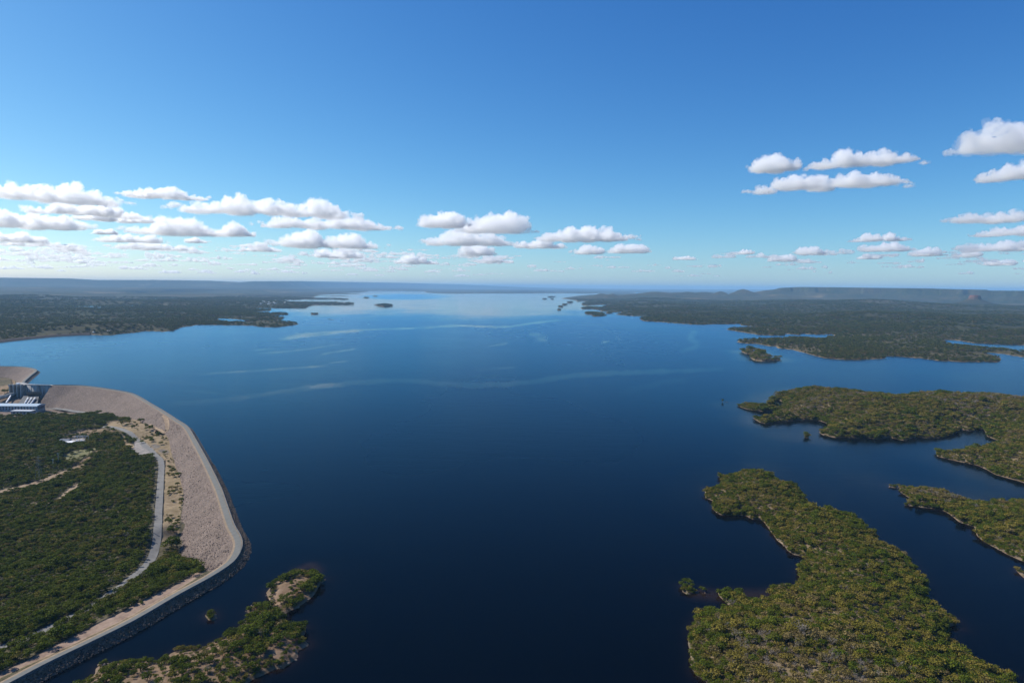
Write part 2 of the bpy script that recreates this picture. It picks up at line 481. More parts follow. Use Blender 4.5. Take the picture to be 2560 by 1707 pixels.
back = np.array([[17000., 17000.], [2600., 17500.], [1450., 13500.], [1100, 12000]])
POLY["right_mainland"] = np.vstack([mw, back])
left = zh([(-400, 775), (-150, 737), (0, 718), (200, 696), (500, 666), (750, 653), (860, 651), (940, 656), (1050, 656), (1110, 641), (1250, 631), (1360, 616), (1400, 619), (1500, 623), (1600, 616), (1650, 598), (1700, 581), (1770, 571), (1790, 561), (1950, 561), (2050, 564), (2200, 566), (2300, 566), (2352, 573)], 0, 660, 3.675)
left += zh([(100, 461), (200, 469), (350, 469), (480, 456), (566, 447), (565, 440), (520, 428), (400, 416), (320, 406), (390, 396), (395, 385), (330, 372), (200, 347), (350, 359), (440, 359), (451, 348), (430, 340), (200, 341), (150, 327), (270, 321), (270, 310), (150, 299), (400, 296), (580, 298), (640, 299), (630, 292), (660, 276), (720, 266), (850, 263), (950, 266), (1040, 262), (1055, 245), (930, 240), (800, 240), (700, 243), (560, 242), (320, 224), (560, 219), (600, 213), (800, 214), (960, 218), (1000, 216), (980, 208), (700, 204), (690, 197), (710, 187), (750, 183), (700, 178), (830, 187), (1020, 187), (960, 180), (850, 181), (720, 170), (900, 167), (1110, 166), (1080, 160), (920, 157), (1100, 153), (1150, 146), (1200, 138), (1440, 138), (1700, 141), (1720, 151), (1770, 158), (1990, 163), (2100, 162), (2352, 161)], 600, 690, 3.675)
left += zh([(200, 161), (600, 159), (880, 163), (900, 160), (1060, 160), (1270, 163), (1290, 155)], 1240, 690, 3.675)
lw = world_poly(left)
POLY["left_mainland"] = np.vstack([lw, [[3200., 21000.], [20000., 21000.], [70000., 22000.], [70000., 70000.], [-80000., 70000.], [-80000., 3000.], [-4000., 1250.]]])
POND = world_poly(zh([(2010, 503), (2035, 526), (2120, 533), (2230, 530), (2300, 522), (2200, 512), (2100, 503)], 0, 660, 3.675))
small = [  # far islands: x0, x1, y_shore, top
    zh([(628, 347), (640, 340, 5), (690, 335, 8), (730, 340, 5), (735, 352), (690, 356), (640, 354)], 600, 690, 3.675),
    zh([(738, 351), (750, 347), (763, 351), (750, 356)], 600, 690, 3.675),
    zh([(773, 397), (800, 390, 5), (880, 392, 5), (907, 401), (850, 404), (790, 403)], 600, 690, 3.675),
    zh([(1228, 264), (1280, 258, 8), (1340, 257, 10), (1400, 264, 5), (1408, 274), (1370, 281), (1320, 283), (1270, 274)], 600, 690, 3.675),
    zh([(482, 488), (495, 479, 5), (540, 477, 5), (549, 489), (530, 496), (495, 496)], 600, 690, 3.675),
    zh([(642, 233), (660, 230), (682, 233), (660, 237)], 600, 690, 3.675),
    zh([(1127, 201), (1160, 197), (1190, 202), (1160, 205)], 600, 690, 3.675),
    zh([(1213, 188), (1240, 184), (1266, 188), (1240, 191)], 600, 690, 3.675),
    zh([(423, 212), (440, 208), (463, 212), (440, 216)], 1240, 690, 3.675),
    zh([(478, 193), (505, 189), (550, 190), (520, 195), (495, 197)], 1240, 690, 3.675),
    zh([(502, 213), (520, 210), (536, 213), (520, 217)], 1240, 690, 3.675),
    zh([(653, 240), (680, 236), (717, 240), (690, 248), (665, 247)], 1240, 690, 3.675),
    zh([(606, 262), (628, 257), (651, 262), (628, 268)], 1240, 690, 3.675),
    zh([(566, 282), (595, 277), (623, 282), (595, 288)], 1240, 690, 3.675),
    zh([(558, 312), (580, 307), (599, 312), (580, 317)], 1240, 690, 3.675),
    zh([(823, 340), (850, 334), (920, 337), (1000, 342), (970, 350), (1012, 363), (960, 371), (900, 371), (888, 357), (850, 353)], 1240, 690, 3.675),
    zh([(1010, 341), (1040, 337), (1066, 342), (1030, 346)], 1240, 690, 3.675),
]
# dry islet beside the dam, lower left
S = 4.797
POLY["dry_island"] = world_poly(
    zh([(508, 485), (600, 395), (650, 345), (730, 300, 2), (850, 245, 2), (900, 252), (1050, 242), (1100, 288), (1200, 272, 2), (1248, 310), (1220, 345), (1170, 375), (1110, 500), (1000, 600), (880, 680), (780, 700), (710, 740), (690, 790), (740, 850, 2), (850, 840, 3), (950, 848), (1008, 910), (1000, 970), (955, 1022), (1035, 1090), (1030, 1125), (905, 1185), (905, 1255), (780, 1345), (700, 1393), (600, 1393), (480, 1455), (380, 1505), (330, 1545), (250, 1610)], 560, 1380, S)
    + [(560, 1850, 0), (150, 1850, 0), (170, 1730, 0)]
    + zh([(0, 1335), (110, 1290), (230, 1200), (240, 1122), (290, 1082), (450, 1052), (650, 1032), (720, 1042), (870, 1034), (1000, 1010), (1180, 985, 1), (1270, 965), (1320, 900), (1420, 830, 1), (1560, 835), (1700, 805), (1800, 760, 2), (1950, 680, 2), (2150, 600, 2), (2352, 480, 2)], 200, 1480, 5.88)
    + zh([(200, 800, 3), (340, 745), (265, 722), (272, 690), (290, 580, 3), (380, 555, 3), (440, 590, 2), (490, 640), (560, 650), (575, 600), (545, 550)], 560, 1380, S))
POLY["islet_f"] = world_poly([(514, 1540), (520, 1532), (530, 1530), (540, 1535), (542, 1544), (535, 1550), (522, 1549)])

# ------------------------------------------------------------------ the dam line
ZC = 2.9      # crest level above the lake
CREST = [(-150, 912.5), (0, 916.5), (42, 917.5), (73, 920.5), (88, 927), (72, 941), (56, 957), (72, 961.5), (131, 963.5), (201, 965), (272, 974), (327, 985), (381, 1015), (408, 1031), (435, 1049), (463, 1068), (484, 1103), (512, 1155), (544, 1223), (558, 1265), (575, 1315), (590, 1343), (594, 1364), (585, 1389), (566, 1411), (517, 1443), (436, 1487), (327, 1550), (218, 1604), (109, 1656), (16, 1705), (-130, 1782)]
CW = unproj(CREST, ZC)[:, :2]
TOE = {9: (98, 1010), 10: (125, 1021), 11: (165, 1029), 12: (215, 1036), 13: (290, 1043), 14: (345, 1052), 15: (385, 1069), 16: (416, 1090), 17: (430, 1138), 18: (446, 1185), 19: (456, 1225), 20: (454, 1265), 21: (449, 1299), 22: (447, 1345), 23: (443, 1389), 24: (470, 1400), 25: (504, 1418), 26: (514, 1437)}
# index in CREST of each toe pair
PAIR = [(8, (98, 1010)), (9, (125, 1021)), (10, (165, 1029)), (11, (215, 1036)), (12, (290, 1043)), (13, (345, 1052)), (14, (385, 1069)), (15, (416, 1090)), (16, (430, 1138)), (17, (446, 1185)), (18, (456, 1225)), (19, (454, 1265)), (20, (449, 1299)), (21, (447, 1345)), (22, (443, 1389)), (23, (466, 1402)), (24, (500, 1420)), (25, (512, 1439))]
def solve_toe(px, line, slope=1.45, lo=-60.0):
    hi = ZC
    for _ in range(40):
        z = (lo + hi) / 2
        p = unproj([px], z)[:, :2]
        d = seg_dist(p, line, False)[0]
        # deeper toe lies farther out on the ray: the wanted z has d == slope * drop
        if d > slope * (ZC - z): hi = z
        else: lo = z
    return unproj([px], (lo + hi) / 2)[0]
TOEW = [solve_toe(px, CW[7:]) for _, px in PAIR]
LEFTTOE_PX = [(-150, 946), (0, 944), (20, 946), (36, 951), (40, 957), (36, 964), (36, 971)]
LEFTTOE = [solve_toe(p, CW[:8], lo=-19.0) for p in LEFTTOE_PX]

# downstream ground level, from points read off the photo
CTRL = [(0, 1400, -11), (200, 1400, -9), (332, 1441, -4), (250, 1500, -2), (103, 1580, -1), (0, 1618, -1), (395, 1315, -8), (402, 1194, -12), (343, 1102, -15), (224, 1066, -16), (100, 1200, -16), (0, 1230, -17), (165, 1105, -17), (300, 1035, -16), (220, 1040, -19), (100, 1050, -24), (50, 1024, -22), (0, 1014, -20), (150, 1034, -23), (10, 990, -16), (-300, 1300, -15), (-300, 1030, -22), (-300, 1600, -4), (-200, 1750, 2), (0, 1500, -6), (10, 962, -12), (-120, 962, -13), (420, 1420, 0), (200, 1300, -13), (60, 1000, -16)]
cp = []
for x, y, z in CTRL: cp.append(unproj([(x, y)], z)[0])
for t in TOEW + LEFTTOE: cp.append(t)
for i in range(25, len(CREST)):
    a = unproj([(CREST[i][0] - 14, CREST[i][1] - 10)], 2.4)[0]; cp.append(a)
cp = np.array(cp)
def zdown(P):
    num = np.zeros(len(P)); den = np.zeros(len(P))
    for c in cp:
        w = 1.0 / (((P - c[:2]) ** 2).sum(1) + 60.0) ** 1.6
        num += w * c[2]; den += w
    return num / den

# dry side of the dam: closed polygon left of the crest
DRY = np.vstack([CW, [[-420, 60], [-3000, 60], [-3000, 1250], [-1500, 1300]]])

ISLANDS = ["headland", "islet_a", "ridge_island", "wooded_promontory", "islet_b", "islet_c", "islet_d", "islet_e", "dry_island", "islet_f"]
SMALLW = [world_poly(p) for p in small]
def rough_shore(P, d, amp=1.0):
    r = np.hypot(P[:, 0], P[:, 1])
    k = np.maximum(r / 400.0, 0.7)
    return d + amp * k * (1.6 * fbm(P[:, 0] / (11 * k), P[:, 1] / (11 * k), 3, 3))

HT = {"headland": (13, 40), "islet_a": (1.2, 8), "ridge_island": (9, 30), "wooded_promontory": (24, 75), "islet_b": (3, 15), "islet_c": (1, 5), "islet_d": (2, 6), "islet_e": (6, 22), "dry_island": (4.5, 16), "islet_f": (0.5, 3)}

RIDGE_PX = np.array([(-900, 690), (-300, 692), (0, 694.5), (174, 696.5), (245, 700.5), (380, 700), (530, 702), (600, 705.5), (630, 703.5), (740, 702.8), (870, 705), (1035, 708), (1145, 711), (1240, 715), (1320, 718.6), (1460, 721.5), (1600, 722.8), (1800, 723.5), (2560, 726), (3200, 729)])
def ridge_z(P, r):
    d = P / np.maximum(np.hypot(P[:, 0], P[:, 1]), 1e-6)[:, None]
    px = 1280 + F * d[:, 0] / np.maximum(d[:, 1], 0.05)
    y = np.interp(px, RIDGE_PX[:, 0], RIDGE_PX[:, 1])
    dr = dirs(np.column_stack([px, y]))
    return CAMH + dr[:, 2] / np.hypot(dr[:, 0], dr[:, 1]) * r

def h_left(P, s):
    r = np.hypot(P[:, 0], P[:, 1])
    base = np.clip(s * 0.02, 0, 6) + 30 * sstep(0, 4000, s) + 45 * sstep(3000, 11000, s) * sstep(2000, -6000, P[:, 0])
    n = 30 * fbm(P[:, 0] / 900, P[:, 1] / 900, 11, 5) * sstep(30, 1200, s) + 20 * fbm(P[:, 0] / 3000, P[:, 1] / 3000, 12, 3) * sstep(500, 4000, s)
    hill = 26 * np.exp(-(((P[:, 0] + 1180) / 330) ** 2 + ((P[:, 1] - 2120) / 260) ** 2)) * sstep(0, 150, s)
    z = base + n + hill
    flat = sstep(15000, 21000, r)
    z = z * (1 - flat) + (26 + 14 * fbm(P[:, 0] / 2500, P[:, 1] / 2500, 13, 4)) * flat * sstep(0, 2500, s) + flat * 2
    pxs = 1280 + F * P[:, 0] / np.maximum(P[:, 1], 0.05 * r)
    Rr = 19000 + 21000 * sstep(640, 1010, pxs)
    k = sstep(Rr * 0.86, Rr, r)
    rz = ridge_z(P, r) + 6 * fbm(P[:, 0] / 4000, P[:, 1] / 4000, 14, 4)
    z = z * (1 - k) + rz * k
    k2 = sstep(Rr * 0.62, Rr * 0.72, r) * (1 - k) * 0.55 * sstep(1250, 500, pxs)
    z = z + k2 * np.maximum(0, rz * 0.45 - z)
    return z + np.clip(s * 0.3, -4, 0)

def gauss_px(P, px, py, r, z, wx, wy, sharp=2.0):
    c = unproj([(px, 900)], 0)[0]; d = c[:2] / np.hypot(*c[:2])
    q = d * r
    t = np.array([d[1], -d[0]])
    a = (P - q) @ t / wx; b = (P - q) @ d / wy
    return z * np.exp(-(a * a + b * b) ** (sharp / 2))

PLAT_PX = np.array([(1500, 727), (1880, 726), (1935, 722.5), (1946, 719.9), (1995, 717.6), (2075, 718.3), (2215, 720), (2330, 721.5), (2350, 722.3), (2460, 724.5), (2470, 726.5), (2560, 727), (3200, 728)])
def h_right(P, s):
    r = np.hypot(P[:, 0], P[:, 1])
    z = np.clip(s * 0.05, 0, 4) + 12 * sstep(20, 700, s) + 42 * sstep(500, 3200, s) * sstep(900, 2600, P[:, 0])
    z += (20 * fbm(P[:, 0] / 420, P[:, 1] / 420, 21, 5)) * sstep(20, 500, s) + 26 * fbm(P[:, 0] / 1500, P[:, 1] / 1500, 22, 3) * sstep(100, 1500, s)
    z -= 34 * sstep(6400, 8200, r) * sstep(1500, 3000, P[:, 0])
    z = np.maximum(z, np.clip(s * 0.05, 0, 2))
    hmx = np.zeros(len(P))
    for a in ((1795, 724.0, 10500, 190, 300), (1853, 720.5, 10300, 230, 320), (1760, 727, 10800, 420, 500), (1905, 727, 10600, 380, 500), (1500, 734, 9300, 150, 300), (1527, 735, 9000, 90, 200), (1640, 731, 9800, 520, 600), (1710, 729, 10100, 420, 500)):
        px, py, rr, wx, wy = a
        top = unproj([(px, py)], 0)[0]
        d = dirs([(px, py)])[0]; zt = CAMH + d[2] / math.hypot(d[0], d[1]) * rr
        hmx = np.maximum(hmx, gauss_px(P, px, py, rr, max(zt - 18, 8), wx, wy, 1.5))
    z = z + hmx * (1 + 0.12 * fbm(P[:, 0] / 200, P[:, 1] / 200, 25, 4))
    # table land with a cliff edge
    d = P / np.maximum(r, 1)[:, None]
    px = 1280 + F * d[:, 0] / np.maximum(d[:, 1], 0.05)
    y = np.interp(px, PLAT_PX[:, 0], PLAT_PX[:, 1])
    dr = dirs(np.column_stack([px, y]))
    zp = CAMH + dr[:, 2] / np.hypot(dr[:, 0], dr[:, 1]) * 11200
    edge = 10650 + 1000 * fbm(P[:, 0] / 1500, P[:, 1] / 1500, 23, 4) + 420 * fbm(P[:, 0] / 330, P[:, 1] / 330, 24, 4)
    talus = sstep(-900, 0, r - edge) * 0.5 + sstep(-60, 40, r - edge) * 0.5
    k = sstep(1870, 1945, px) * talus
    z = z * (1 - k) + np.maximum(z, zp) * k
    return z + np.clip(s * 0.3, -4, 0)

# ------------------------------------------------------------------ polar sheets: finer near, coarser far
def radii(r0, r1, q=1.0):
    out = [r0]
    while out[-1] < r1:
        r = out[-1]; out.append(r + min(r * r / 102000.0, 0.011 * r) * q)
    return np.array(out)

def polar(r0, r1, t0, t1, dt, q=1.0):
    R = radii(r0, r1, q)
    T = np.linspace(t0, t1, max(3, int((t1 - t0) / dt)))
    rr, tt = np.meshgrid(R, T, indexing='ij')
    P = np.column_stack([(rr * np.sin(tt)).ravel(), (rr * np.cos(tt)).ravel()])
    return P, len(R), len(T)

def sheet(name, P, nr, nt, z, keep, mat, whole=False):
    idx = np.arange(nr * nt).reshape(nr, nt)
    q = np.stack([idx[:-1, :-1], idx[:-1, 1:], idx[1:, 1:], idx[1:, :-1]], -1).reshape(-1, 4)
    q = q[keep[q].all(1) if whole else keep[q].any(1)]
    used = np.unique(q); mp = np.full(nr * nt, -1); mp[used] = np.arange(len(used))
    q = mp[q]
    if len(q): a_, b_, c_ = (P[used][q[0, k]] for k in (0, 1, 2))
    if len(q) and (b_[0] - a_[0]) * (c_[1] - a_[1]) - (b_[1] - a_[1]) * (c_[0] - a_[0]) < 0: q = q[:, ::-1]
    V = np.column_stack([P, z])[used]
    me = mesh_np(name, V, np.ascontiguousarray(q), mat, True)
    return me, used

TH = 0.80
def poly_range(poly, pad=0.01):
    r = np.hypot(poly[:, 0], poly[:, 1]); t = np.arctan2(poly[:, 0], poly[:, 1])
    d = seg_dist(np.zeros((1, 2)), poly)[0]
    return max(110, d * 0.98 - 5), r.max() * 1.01 + 5, max(-TH, t.min() - pad), min(TH, t.max() + pad)

STRAW = np.array([0.26, 0.19, 0.085]); EARTH = np.array([0.24, 0.155, 0.09]); PALE = np.array([0.29, 0.20, 0.125]); DARKG = np.array([0.075, 0.07, 0.04]); REDS = np.array([0.30, 0.15, 0.10])
SURF = []      # (bvh) of near ground for draping
def bvh_of(me):
    n = len(me.vertices); v = np.empty(n * 3, np.float32); me.vertices.foreach_get("co", v)
    return BVHTree.FromPolygons([Vector(p) for p in v.reshape(-1, 3)], [tuple(p.vertices) for p in me.polygons])

LANDS = {}     # name -> (sdf function, height function)
def make_island(key, name, poly, hmax, L, dt=0.0011, seed=0, veg_far=False, q=1.0):
    r0, r1, t0, t1 = poly_range(poly)
    P, nr, nt = polar(r0, min(r1, 16000), t0, t1, dt, q)
    am = 0.3 if HT.get(key, (9, 9))[0] <= 2 else 1.0
    def sf(Q): return rough_shore(Q, sdf(Q, poly), am)
    def hf(Q, s):
        z = np.where(s > 0, np.minimum(s * 0.6, 0.9) + hmax * (1 - np.exp(-np.maximum(s - 2, 0) / L)) , np.maximum(s * 0.45, -4))
        return z + np.where(s > 2, 0.10 * hmax * fbm(Q[:, 0] / 35, Q[:, 1] / 35, 40 + seed, 4) * np.clip(s / 15, 0, 1), 0)
    s = sf(P); z = hf(P, s)
    me, used = sheet(name, P, nr, nt, z, s > -8, M_LAND)
    Q = P[used]; sq = s[used]
    m = np.clip(0.5 + 0.6 * fbm(Q[:, 0] / 18, Q[:, 1] / 18, 50 + seed, 4), 0, 1)[:, None]
    base = (STRAW * (1 - m) + EARTH * m) * 0.85
    if key == "dry_island":
        base = np.array([0.185, 0.095, 0.052]) * (1 - m) + np.array([0.215, 0.13, 0.07]) * m
    r = np.hypot(Q[:, 0], Q[:, 1])
    rim = (sstep(1.4, 0.3, sq) * sstep(-1.0, 0.2, sq) * np.clip(-0.55 + 1.5 * vnoise(Q[:, 0] / 9, Q[:, 1] / 9, 60), 0, 1))[:, None]
    bank_dim = (sstep(3.2, 1.2, sq) * (0.7 + 0.3 * vnoise(Q[:, 0] / 6, Q[:, 1] / 6, 62)) * (0.55 if key == 'dry_island' else 1))[:, None]  # shade painted into the shore soil to subdue the sunlit bank
    base = base * (1 - bank_dim) + np.array([0.055, 0.042, 0.022]) * bank_dim
    c = base * (1 - rim) + PALE * rim
    c = np.where((sq < -0.1)[:, None], REDS * 0.5, c)
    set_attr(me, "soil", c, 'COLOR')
    set_attr(me, "veg", np.clip((r - 700) / 1500, 0.1, 0.9) * sstep(2.5, 6, sq))
    o = obj(name, me); o["kind"] = "structure"
    LANDS[key] = (sf, hf)
    return o

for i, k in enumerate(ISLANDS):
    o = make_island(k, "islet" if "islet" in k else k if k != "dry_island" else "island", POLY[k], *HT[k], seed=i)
for i, w in enumerate(SMALLW):
    make_island("far%d" % i, "far_island", w, 5 if i not in (3, 0) else (14 if i == 3 else 8), 40, dt=0.0007, seed=30 + i, q=0.4)

def make_far(key, name, poly, hf, r0, r1, dt, hole=None, t0=-TH, t1=TH, q=1.0):
    P, nr, nt = polar(r0, r1, t0, t1, dt, q)
    def sf(Q):
        d = sdf(Q, poly)
        if hole is not None: d = np.minimum(d, -sdf(Q, hole))
        return rough_shore(Q, d, 1.2)
    s = sf(P); z = hf(P, s)
    me, used = sheet(name, P, nr, nt, z, s > -60, M_LAND)
    Q = P[used]; sq = s[used]; r = np.hypot(Q[:, 0], Q[:, 1])
    m = np.clip(0.5 + 0.6 * fbm(Q[:, 0] / 60, Q[:, 1] / 60, 70, 4), 0, 1)[:, None]
    base = STRAW * (1 - m) + EARTH * m
    k = r / 2000.0
    rim = (sstep(3.5, 1, sq / np.maximum(k, 1)) * np.clip(0.1 + 1.4 * vnoise(Q[:, 0] / 40, Q[:, 1] / 40, 61), 0, 1))[:, None]
    c = base * (1 - rim) + PALE * 0.9 * rim
    # bare clearings far inland
    cl = sstep(0.42, 0.62, fbm(Q[:, 0] / 700, Q[:, 1] / 500, 77, 4)) * sstep(200, 900, sq)
    veg = np.clip(0.55 + (r - 1200) / 4000, 0.5, 1.0) * (1 - 0.65 * cl) * sstep(1, 6, sq / np.maximum(k, 1))
    set_attr(me, "soil", c, 'COLOR'); set_attr(me, "veg", veg)
    o = obj(name, me); o["kind"] = "structure"
    LANDS[key] = (sf, hf)
    return o
make_far("right_mainland", "right_mainland", POLY["right_mainland"], h_right, 1250, 17500, 0.0011, t0=-0.02)
make_far("left_mainland", "left_mainland", POLY["left_mainland"], h_left, 1400, 62000, 0.0011, hole=POND)

# ------------------------------------------------------------------ ground below the dam
P, nr, nt = polar(120, 1900, -TH, -0.12, 0.0010, 0.9)
zd = zdown(P) + 0.9 * fbm(P[:, 0] / 40, P[:, 1] / 40, 80, 4)
sd_ = sdf(P, DRY)
me, used = sheet("valley_ground", P, nr, nt, zd, sd_ > 0.5, M_LAND)
V = np.column_stack([P, zd])[used]
PX = proj(V)
m = np.clip(0.5 + 0.7 * fbm(V[:, 0] / 22, V[:, 1] / 22, 81, 4), 0, 1)[:, None]
soil = STRAW * 0.5 * (1 - m) + DARKG * 0.9 * m
vegv = np.full(len(V), 0.35)
def z1(p): return zoomed(p, 0, 880, 3.675)
def z7(p): return zoomed(p, 200, 1040, 7.13)
def z2(p): return zoomed(p, 0, 1280, 3.672)
BROWN = np.array([0.20, 0.125, 0.06]); GRASS = np.array([0.17, 0.17, 0.065]); OCHRE = np.array([0.27, 0.19, 0.10]); PINK = np.array([0.31, 0.205, 0.15]); GREYG = np.array([0.30, 0.275, 0.26])
CLEAR = {   # name: (polygon in the photo, colour, share of trees left)
    "brown": (z1([(540, 790), (640, 750), (800, 712), (950, 702), (1090, 725), (1120, 748), (950, 757), (800, 772), (650, 778)]), BROWN, 0.04),
    "grass": (z1([(580, 950), (650, 912), (780, 888), (880, 884), (830, 930), (740, 985), (640, 1022), (600, 1000)]), GRASS, 0.05),
    "toe": (z1([(1190, 560), (1260, 620), (1400, 690), (1500, 760), (1545, 760), (1580, 950), (1640, 1120), (1690, 1180), (1665, 1400), (1650, 1560), (1640, 1740), (1560, 1760), (1480, 1760), (1500, 1400), (1515, 1000), (1440, 930), (1330, 820), (1240, 770), (1130, 700), (990, 690), (960, 650), (1020, 625), (1180, 640), (1190, 600)]), OCHRE, 0.10),
    "verge": ([(510, 1432), (436, 1478), (330, 1538), (220, 1592), (110, 1644), (10, 1690), (-40, 1715), (-20, 1690), (60, 1652), (140, 1612), (220, 1570), (300, 1530), (380, 1488), (440, 1460), (490, 1430)], PINK, 0.03),
    "apron": (z7([(870, 350), (930, 340), (1020, 380), (1090, 440), (1200, 500), (1300, 580), (1360, 670), (1400, 715), (1290, 690), (1200, 725), (1080, 725), (960, 665), (890, 590), (960, 550), (950, 470)]), GREYG, 0.0),
    "power": ([(-60, 985), (60, 975), (105, 985), (115, 1016), (150, 1025), (200, 1033), (190, 1040), (120, 1036), (40, 1040), (-60, 1046)], np.array([0.17, 0.115, 0.09]), 0.0),
    "sub": (zoomed([(1100, 1400), (1240, 1400), (1400, 1390), (1520, 1400), (1540, 1470), (1280, 1520), (1140, 1520)], 0, 900, 7.128), GREYG * 1.2, 0.0),
    "scar": (z1([(1120, 770), (1140, 780), (1160, 830), (1230, 850), (1230, 880), (1180, 880), (1130, 840)]), OCHRE * 1.2, 0.0),
    "brown2": (z1([(820, 930), (900, 890), (930, 900), (860, 960), (740, 1060), (650, 1110), (600, 1090), (700, 1030)]), BROWN, 0.25),
    "dark": (z7([(1260, 510), (1350, 500), (1430, 530), (1420, 560), (1340, 575), (1290, 550)]), np.array([0.16, 0.14, 0.13]), 0.0),
    "dark2": (z7([(1390, 600), (1480, 590), (1570, 610), (1590, 650), (1500, 665), (1420, 640)]), np.array([0.14, 0.12, 0.12]), 0.0),
    "farbank": ([(-60, 944), (36, 950), (40, 972), (10, 984), (-60, 990), (-60, 978), (30, 960), (30, 948)], BROWN * 1.3, 0.1),
}
for k, (poly, c, tr) in CLEAR.items():
    d = sdf(PX, np.array(poly)) + 2.0 * fbm(V[:, 0] / 6, V[:, 1] / 6, 83, 3)
    w = sstep(-1.5, 1.5, d)[:, None]
    soil = soil * (1 - w) + c * w
    vegv = vegv * (1 - w[:, 0])
set_attr(me, "soil", soil, 'COLOR'); set_attr(me, "veg", vegv)
valley = obj("valley_ground", me); valley["kind"] = "structure"
BV_VALLEY = bvh_of(me)

def ray_px(px, bvhs):
    d = Vector(dirs([px])[0]).normalized(); o = Vector((0, 0, CAMH)); best = None
    for b in bvhs:
        h = b.ray_cast(o, d)
        if h[0] is not None and (best is None or h[3] < best[3]): best = h
    return best[0] if best else None

def drop(x, y, bvhs, default=-10.0):
    z = None
    for b in bvhs:
        h = b.ray_cast(Vector((x, y, 200)), Vector((0, 0, -1)))
        if h[0] is not None and (z is None or h[0].z > z): z = h[0].z
    return default if z is None else z

# ------------------------------------------------------------------ dam
def catmull(Pts, n):
    Pts = np.asarray(Pts, float); out = []
    N = len(Pts)
    for i in range(N - 1):
        p0, p1, p2, p3 = Pts[max(i - 1, 0)], Pts[i], Pts[i + 1], Pts[min(i + 2, N - 1)]
        for k in range(n):
            t = k / n
            # chordal tangents kept short so that uneven spacing does not loop
            m1 = (p2 - p0) * 0.5; m2 = (p3 - p1) * 0.5
            L = np.linalg.norm((p2 - p1)[:2])
            for mm in (m1, m2):
                l = np.linalg.norm(mm[:2])
                if l > L: mm *= L / l
            out.append((2 * t**3 - 3 * t**2 + 1) * p1 + (t**3 - 2 * t**2 + t) * m1 + (-2 * t**3 + 3 * t**2) * p2 + (t**3 - t**2) * m2)
    out.append(Pts[-1])
    return np.array(out)
NSEG = 12
CD = catmull(CW, NSEG)
tan = np.gradient(CD, axis=0); tan /= np.linalg.norm(tan, axis=1)[:, None]
for _ in range(3):
    tan[1:-1] = (tan[:-2] + tan[1:-1] * 2 + tan[2:]) / 4; tan /= np.linalg.norm(tan, axis=1)[:, None]
NRM = np.column_stack([-tan[:, 1], tan[:, 0]])       # towards the lake

def loft(cols, mat, name, parent=None, smooth=True):
    """cols: list of (n,3) arrays, lofted one to the next"""
    n = len(cols[0]); k = len(cols)
    V = np.stack(cols, 1).reshape(-1, 3)
    idx = np.arange(n * k).reshape(n, k)
    q = np.stack([idx[:-1, :-1], idx[1:, :-1], idx[1:, 1:], idx[:-1, 1:]], -1).reshape(-1, 4)
    nz = np.cross(V[q[:, 1]] - V[q[:, 0]], V[q[:, 2]] - V[q[:, 0]])[:, 2].sum()
    me = mesh_np(name, V, np.ascontiguousarray(q if nz > 0 else q[:, ::-1]), mat, smooth)
    return obj(name, me, parent)
def at_off(i0, i1, off, z):
    s = slice(i0, i1 + 1)
    return np.column_stack([CD[s] + NRM[s] * off, np.full(i1 - i0 + 1, z)])

BV_DAM = []
RIP_PTS = []
def dam(i0, i1, toe, label, j0, j1):
    """crest samples i0..i1; a downstream face between corner points j0..j1 with the toe points given"""
    root = empty("rockfill_dam", (float(CD[(i0 + i1) // 2, 0]), float(CD[(i0 + i1) // 2, 1]), 0))
    tag(root, label, "dam")
    inv = root.location.copy()
    def put(o):
        o.parent = root; o.matrix_parent_inverse = Matrix.Translation(-inv); return o
    # upstream slope of quarry stone
    cols = []
    for k in range(9):
        t = k / 8
        o = 3.0 + 1.3 * t * (ZC + 5.0)
        c = at_off(i0, i1, o, ZC - t * (ZC + 5.0))
        c[:, :2] += NRM[i0:i1 + 1] * (0.5 * fbm(c[:, 0] / 3, c[:, 1] / 3, 90, 3))[:, None] * (t > 0)
        cols.append(c)
    put(loft(cols[::-1], M_RIPRAP, "riprap_slope"))
    # crest fill under the road
    put(loft([at_off(i0, i1, 3.2, ZC), at_off(i0, i1, -2.5, ZC), at_off(i0, i1, -3.0, ZC - 1.3)], M_VERGE, "crest_verge"))
    # low wall along the water side
    w0, w1 = 2.5, 2.85
    put(loft([at_off(i0, i1, w1, ZC - 0.6), at_off(i0, i1, w1, ZC + 0.95), at_off(i0, i1, w0, ZC + 0.95), at_off(i0, i1, w0, ZC - 0.05)], M_DARKCONC, "parapet_wall", smooth=False))
    # downstream face
    T = catmull(np.array(toe), NSEG)
    a0, a1 = j0 * NSEG, j1 * NSEG
    top = at_off(a0, a1, -2.45, ZC - 0.04)
    n = min(len(top), len(T)); top, T = top[:n], T[:n]
    cols = []
    K = 30
    for k in range(K + 1):
        t = k / K
        c = top * (1 - t) + T * t
        bumpz = 0.55 * fbm(c[:, 0] / 2.6, c[:, 1] / 2.6, 91, 3) + 0.5 * fbm(c[:, 0] / 14, c[:, 1] / 14, 92, 3)
        c[:, 2] += bumpz * (0 if k in (0,) else 1)
        if k == K: c[:, 2] -= 1.2
        cols.append(c)
    f = put(loft(cols, M_FACE, "downstream_face"))
    BV_DAM.append(bvh_of(f.data))
    return root, put
damA, putA = dam(8 * NSEG, len(CD) - 1, [tuple(t) for t in TOEW], "long pale rockfill dam curving from the concrete intake wall to the lower left", 8, 25)
damB, putB = dam(0, 6 * NSEG, [tuple(t) for t in LEFTTOE], "smaller far rockfill dam with dark green trees at its foot beyond the spillway", 0, 6)
road = loft([at_off(0, len(CD) - 1, 2.1, ZC + 0.08), at_off(0, len(CD) - 1, -1.3, ZC + 0.08)], M_ROAD, "crest_road"); road["kind"] = "structure"

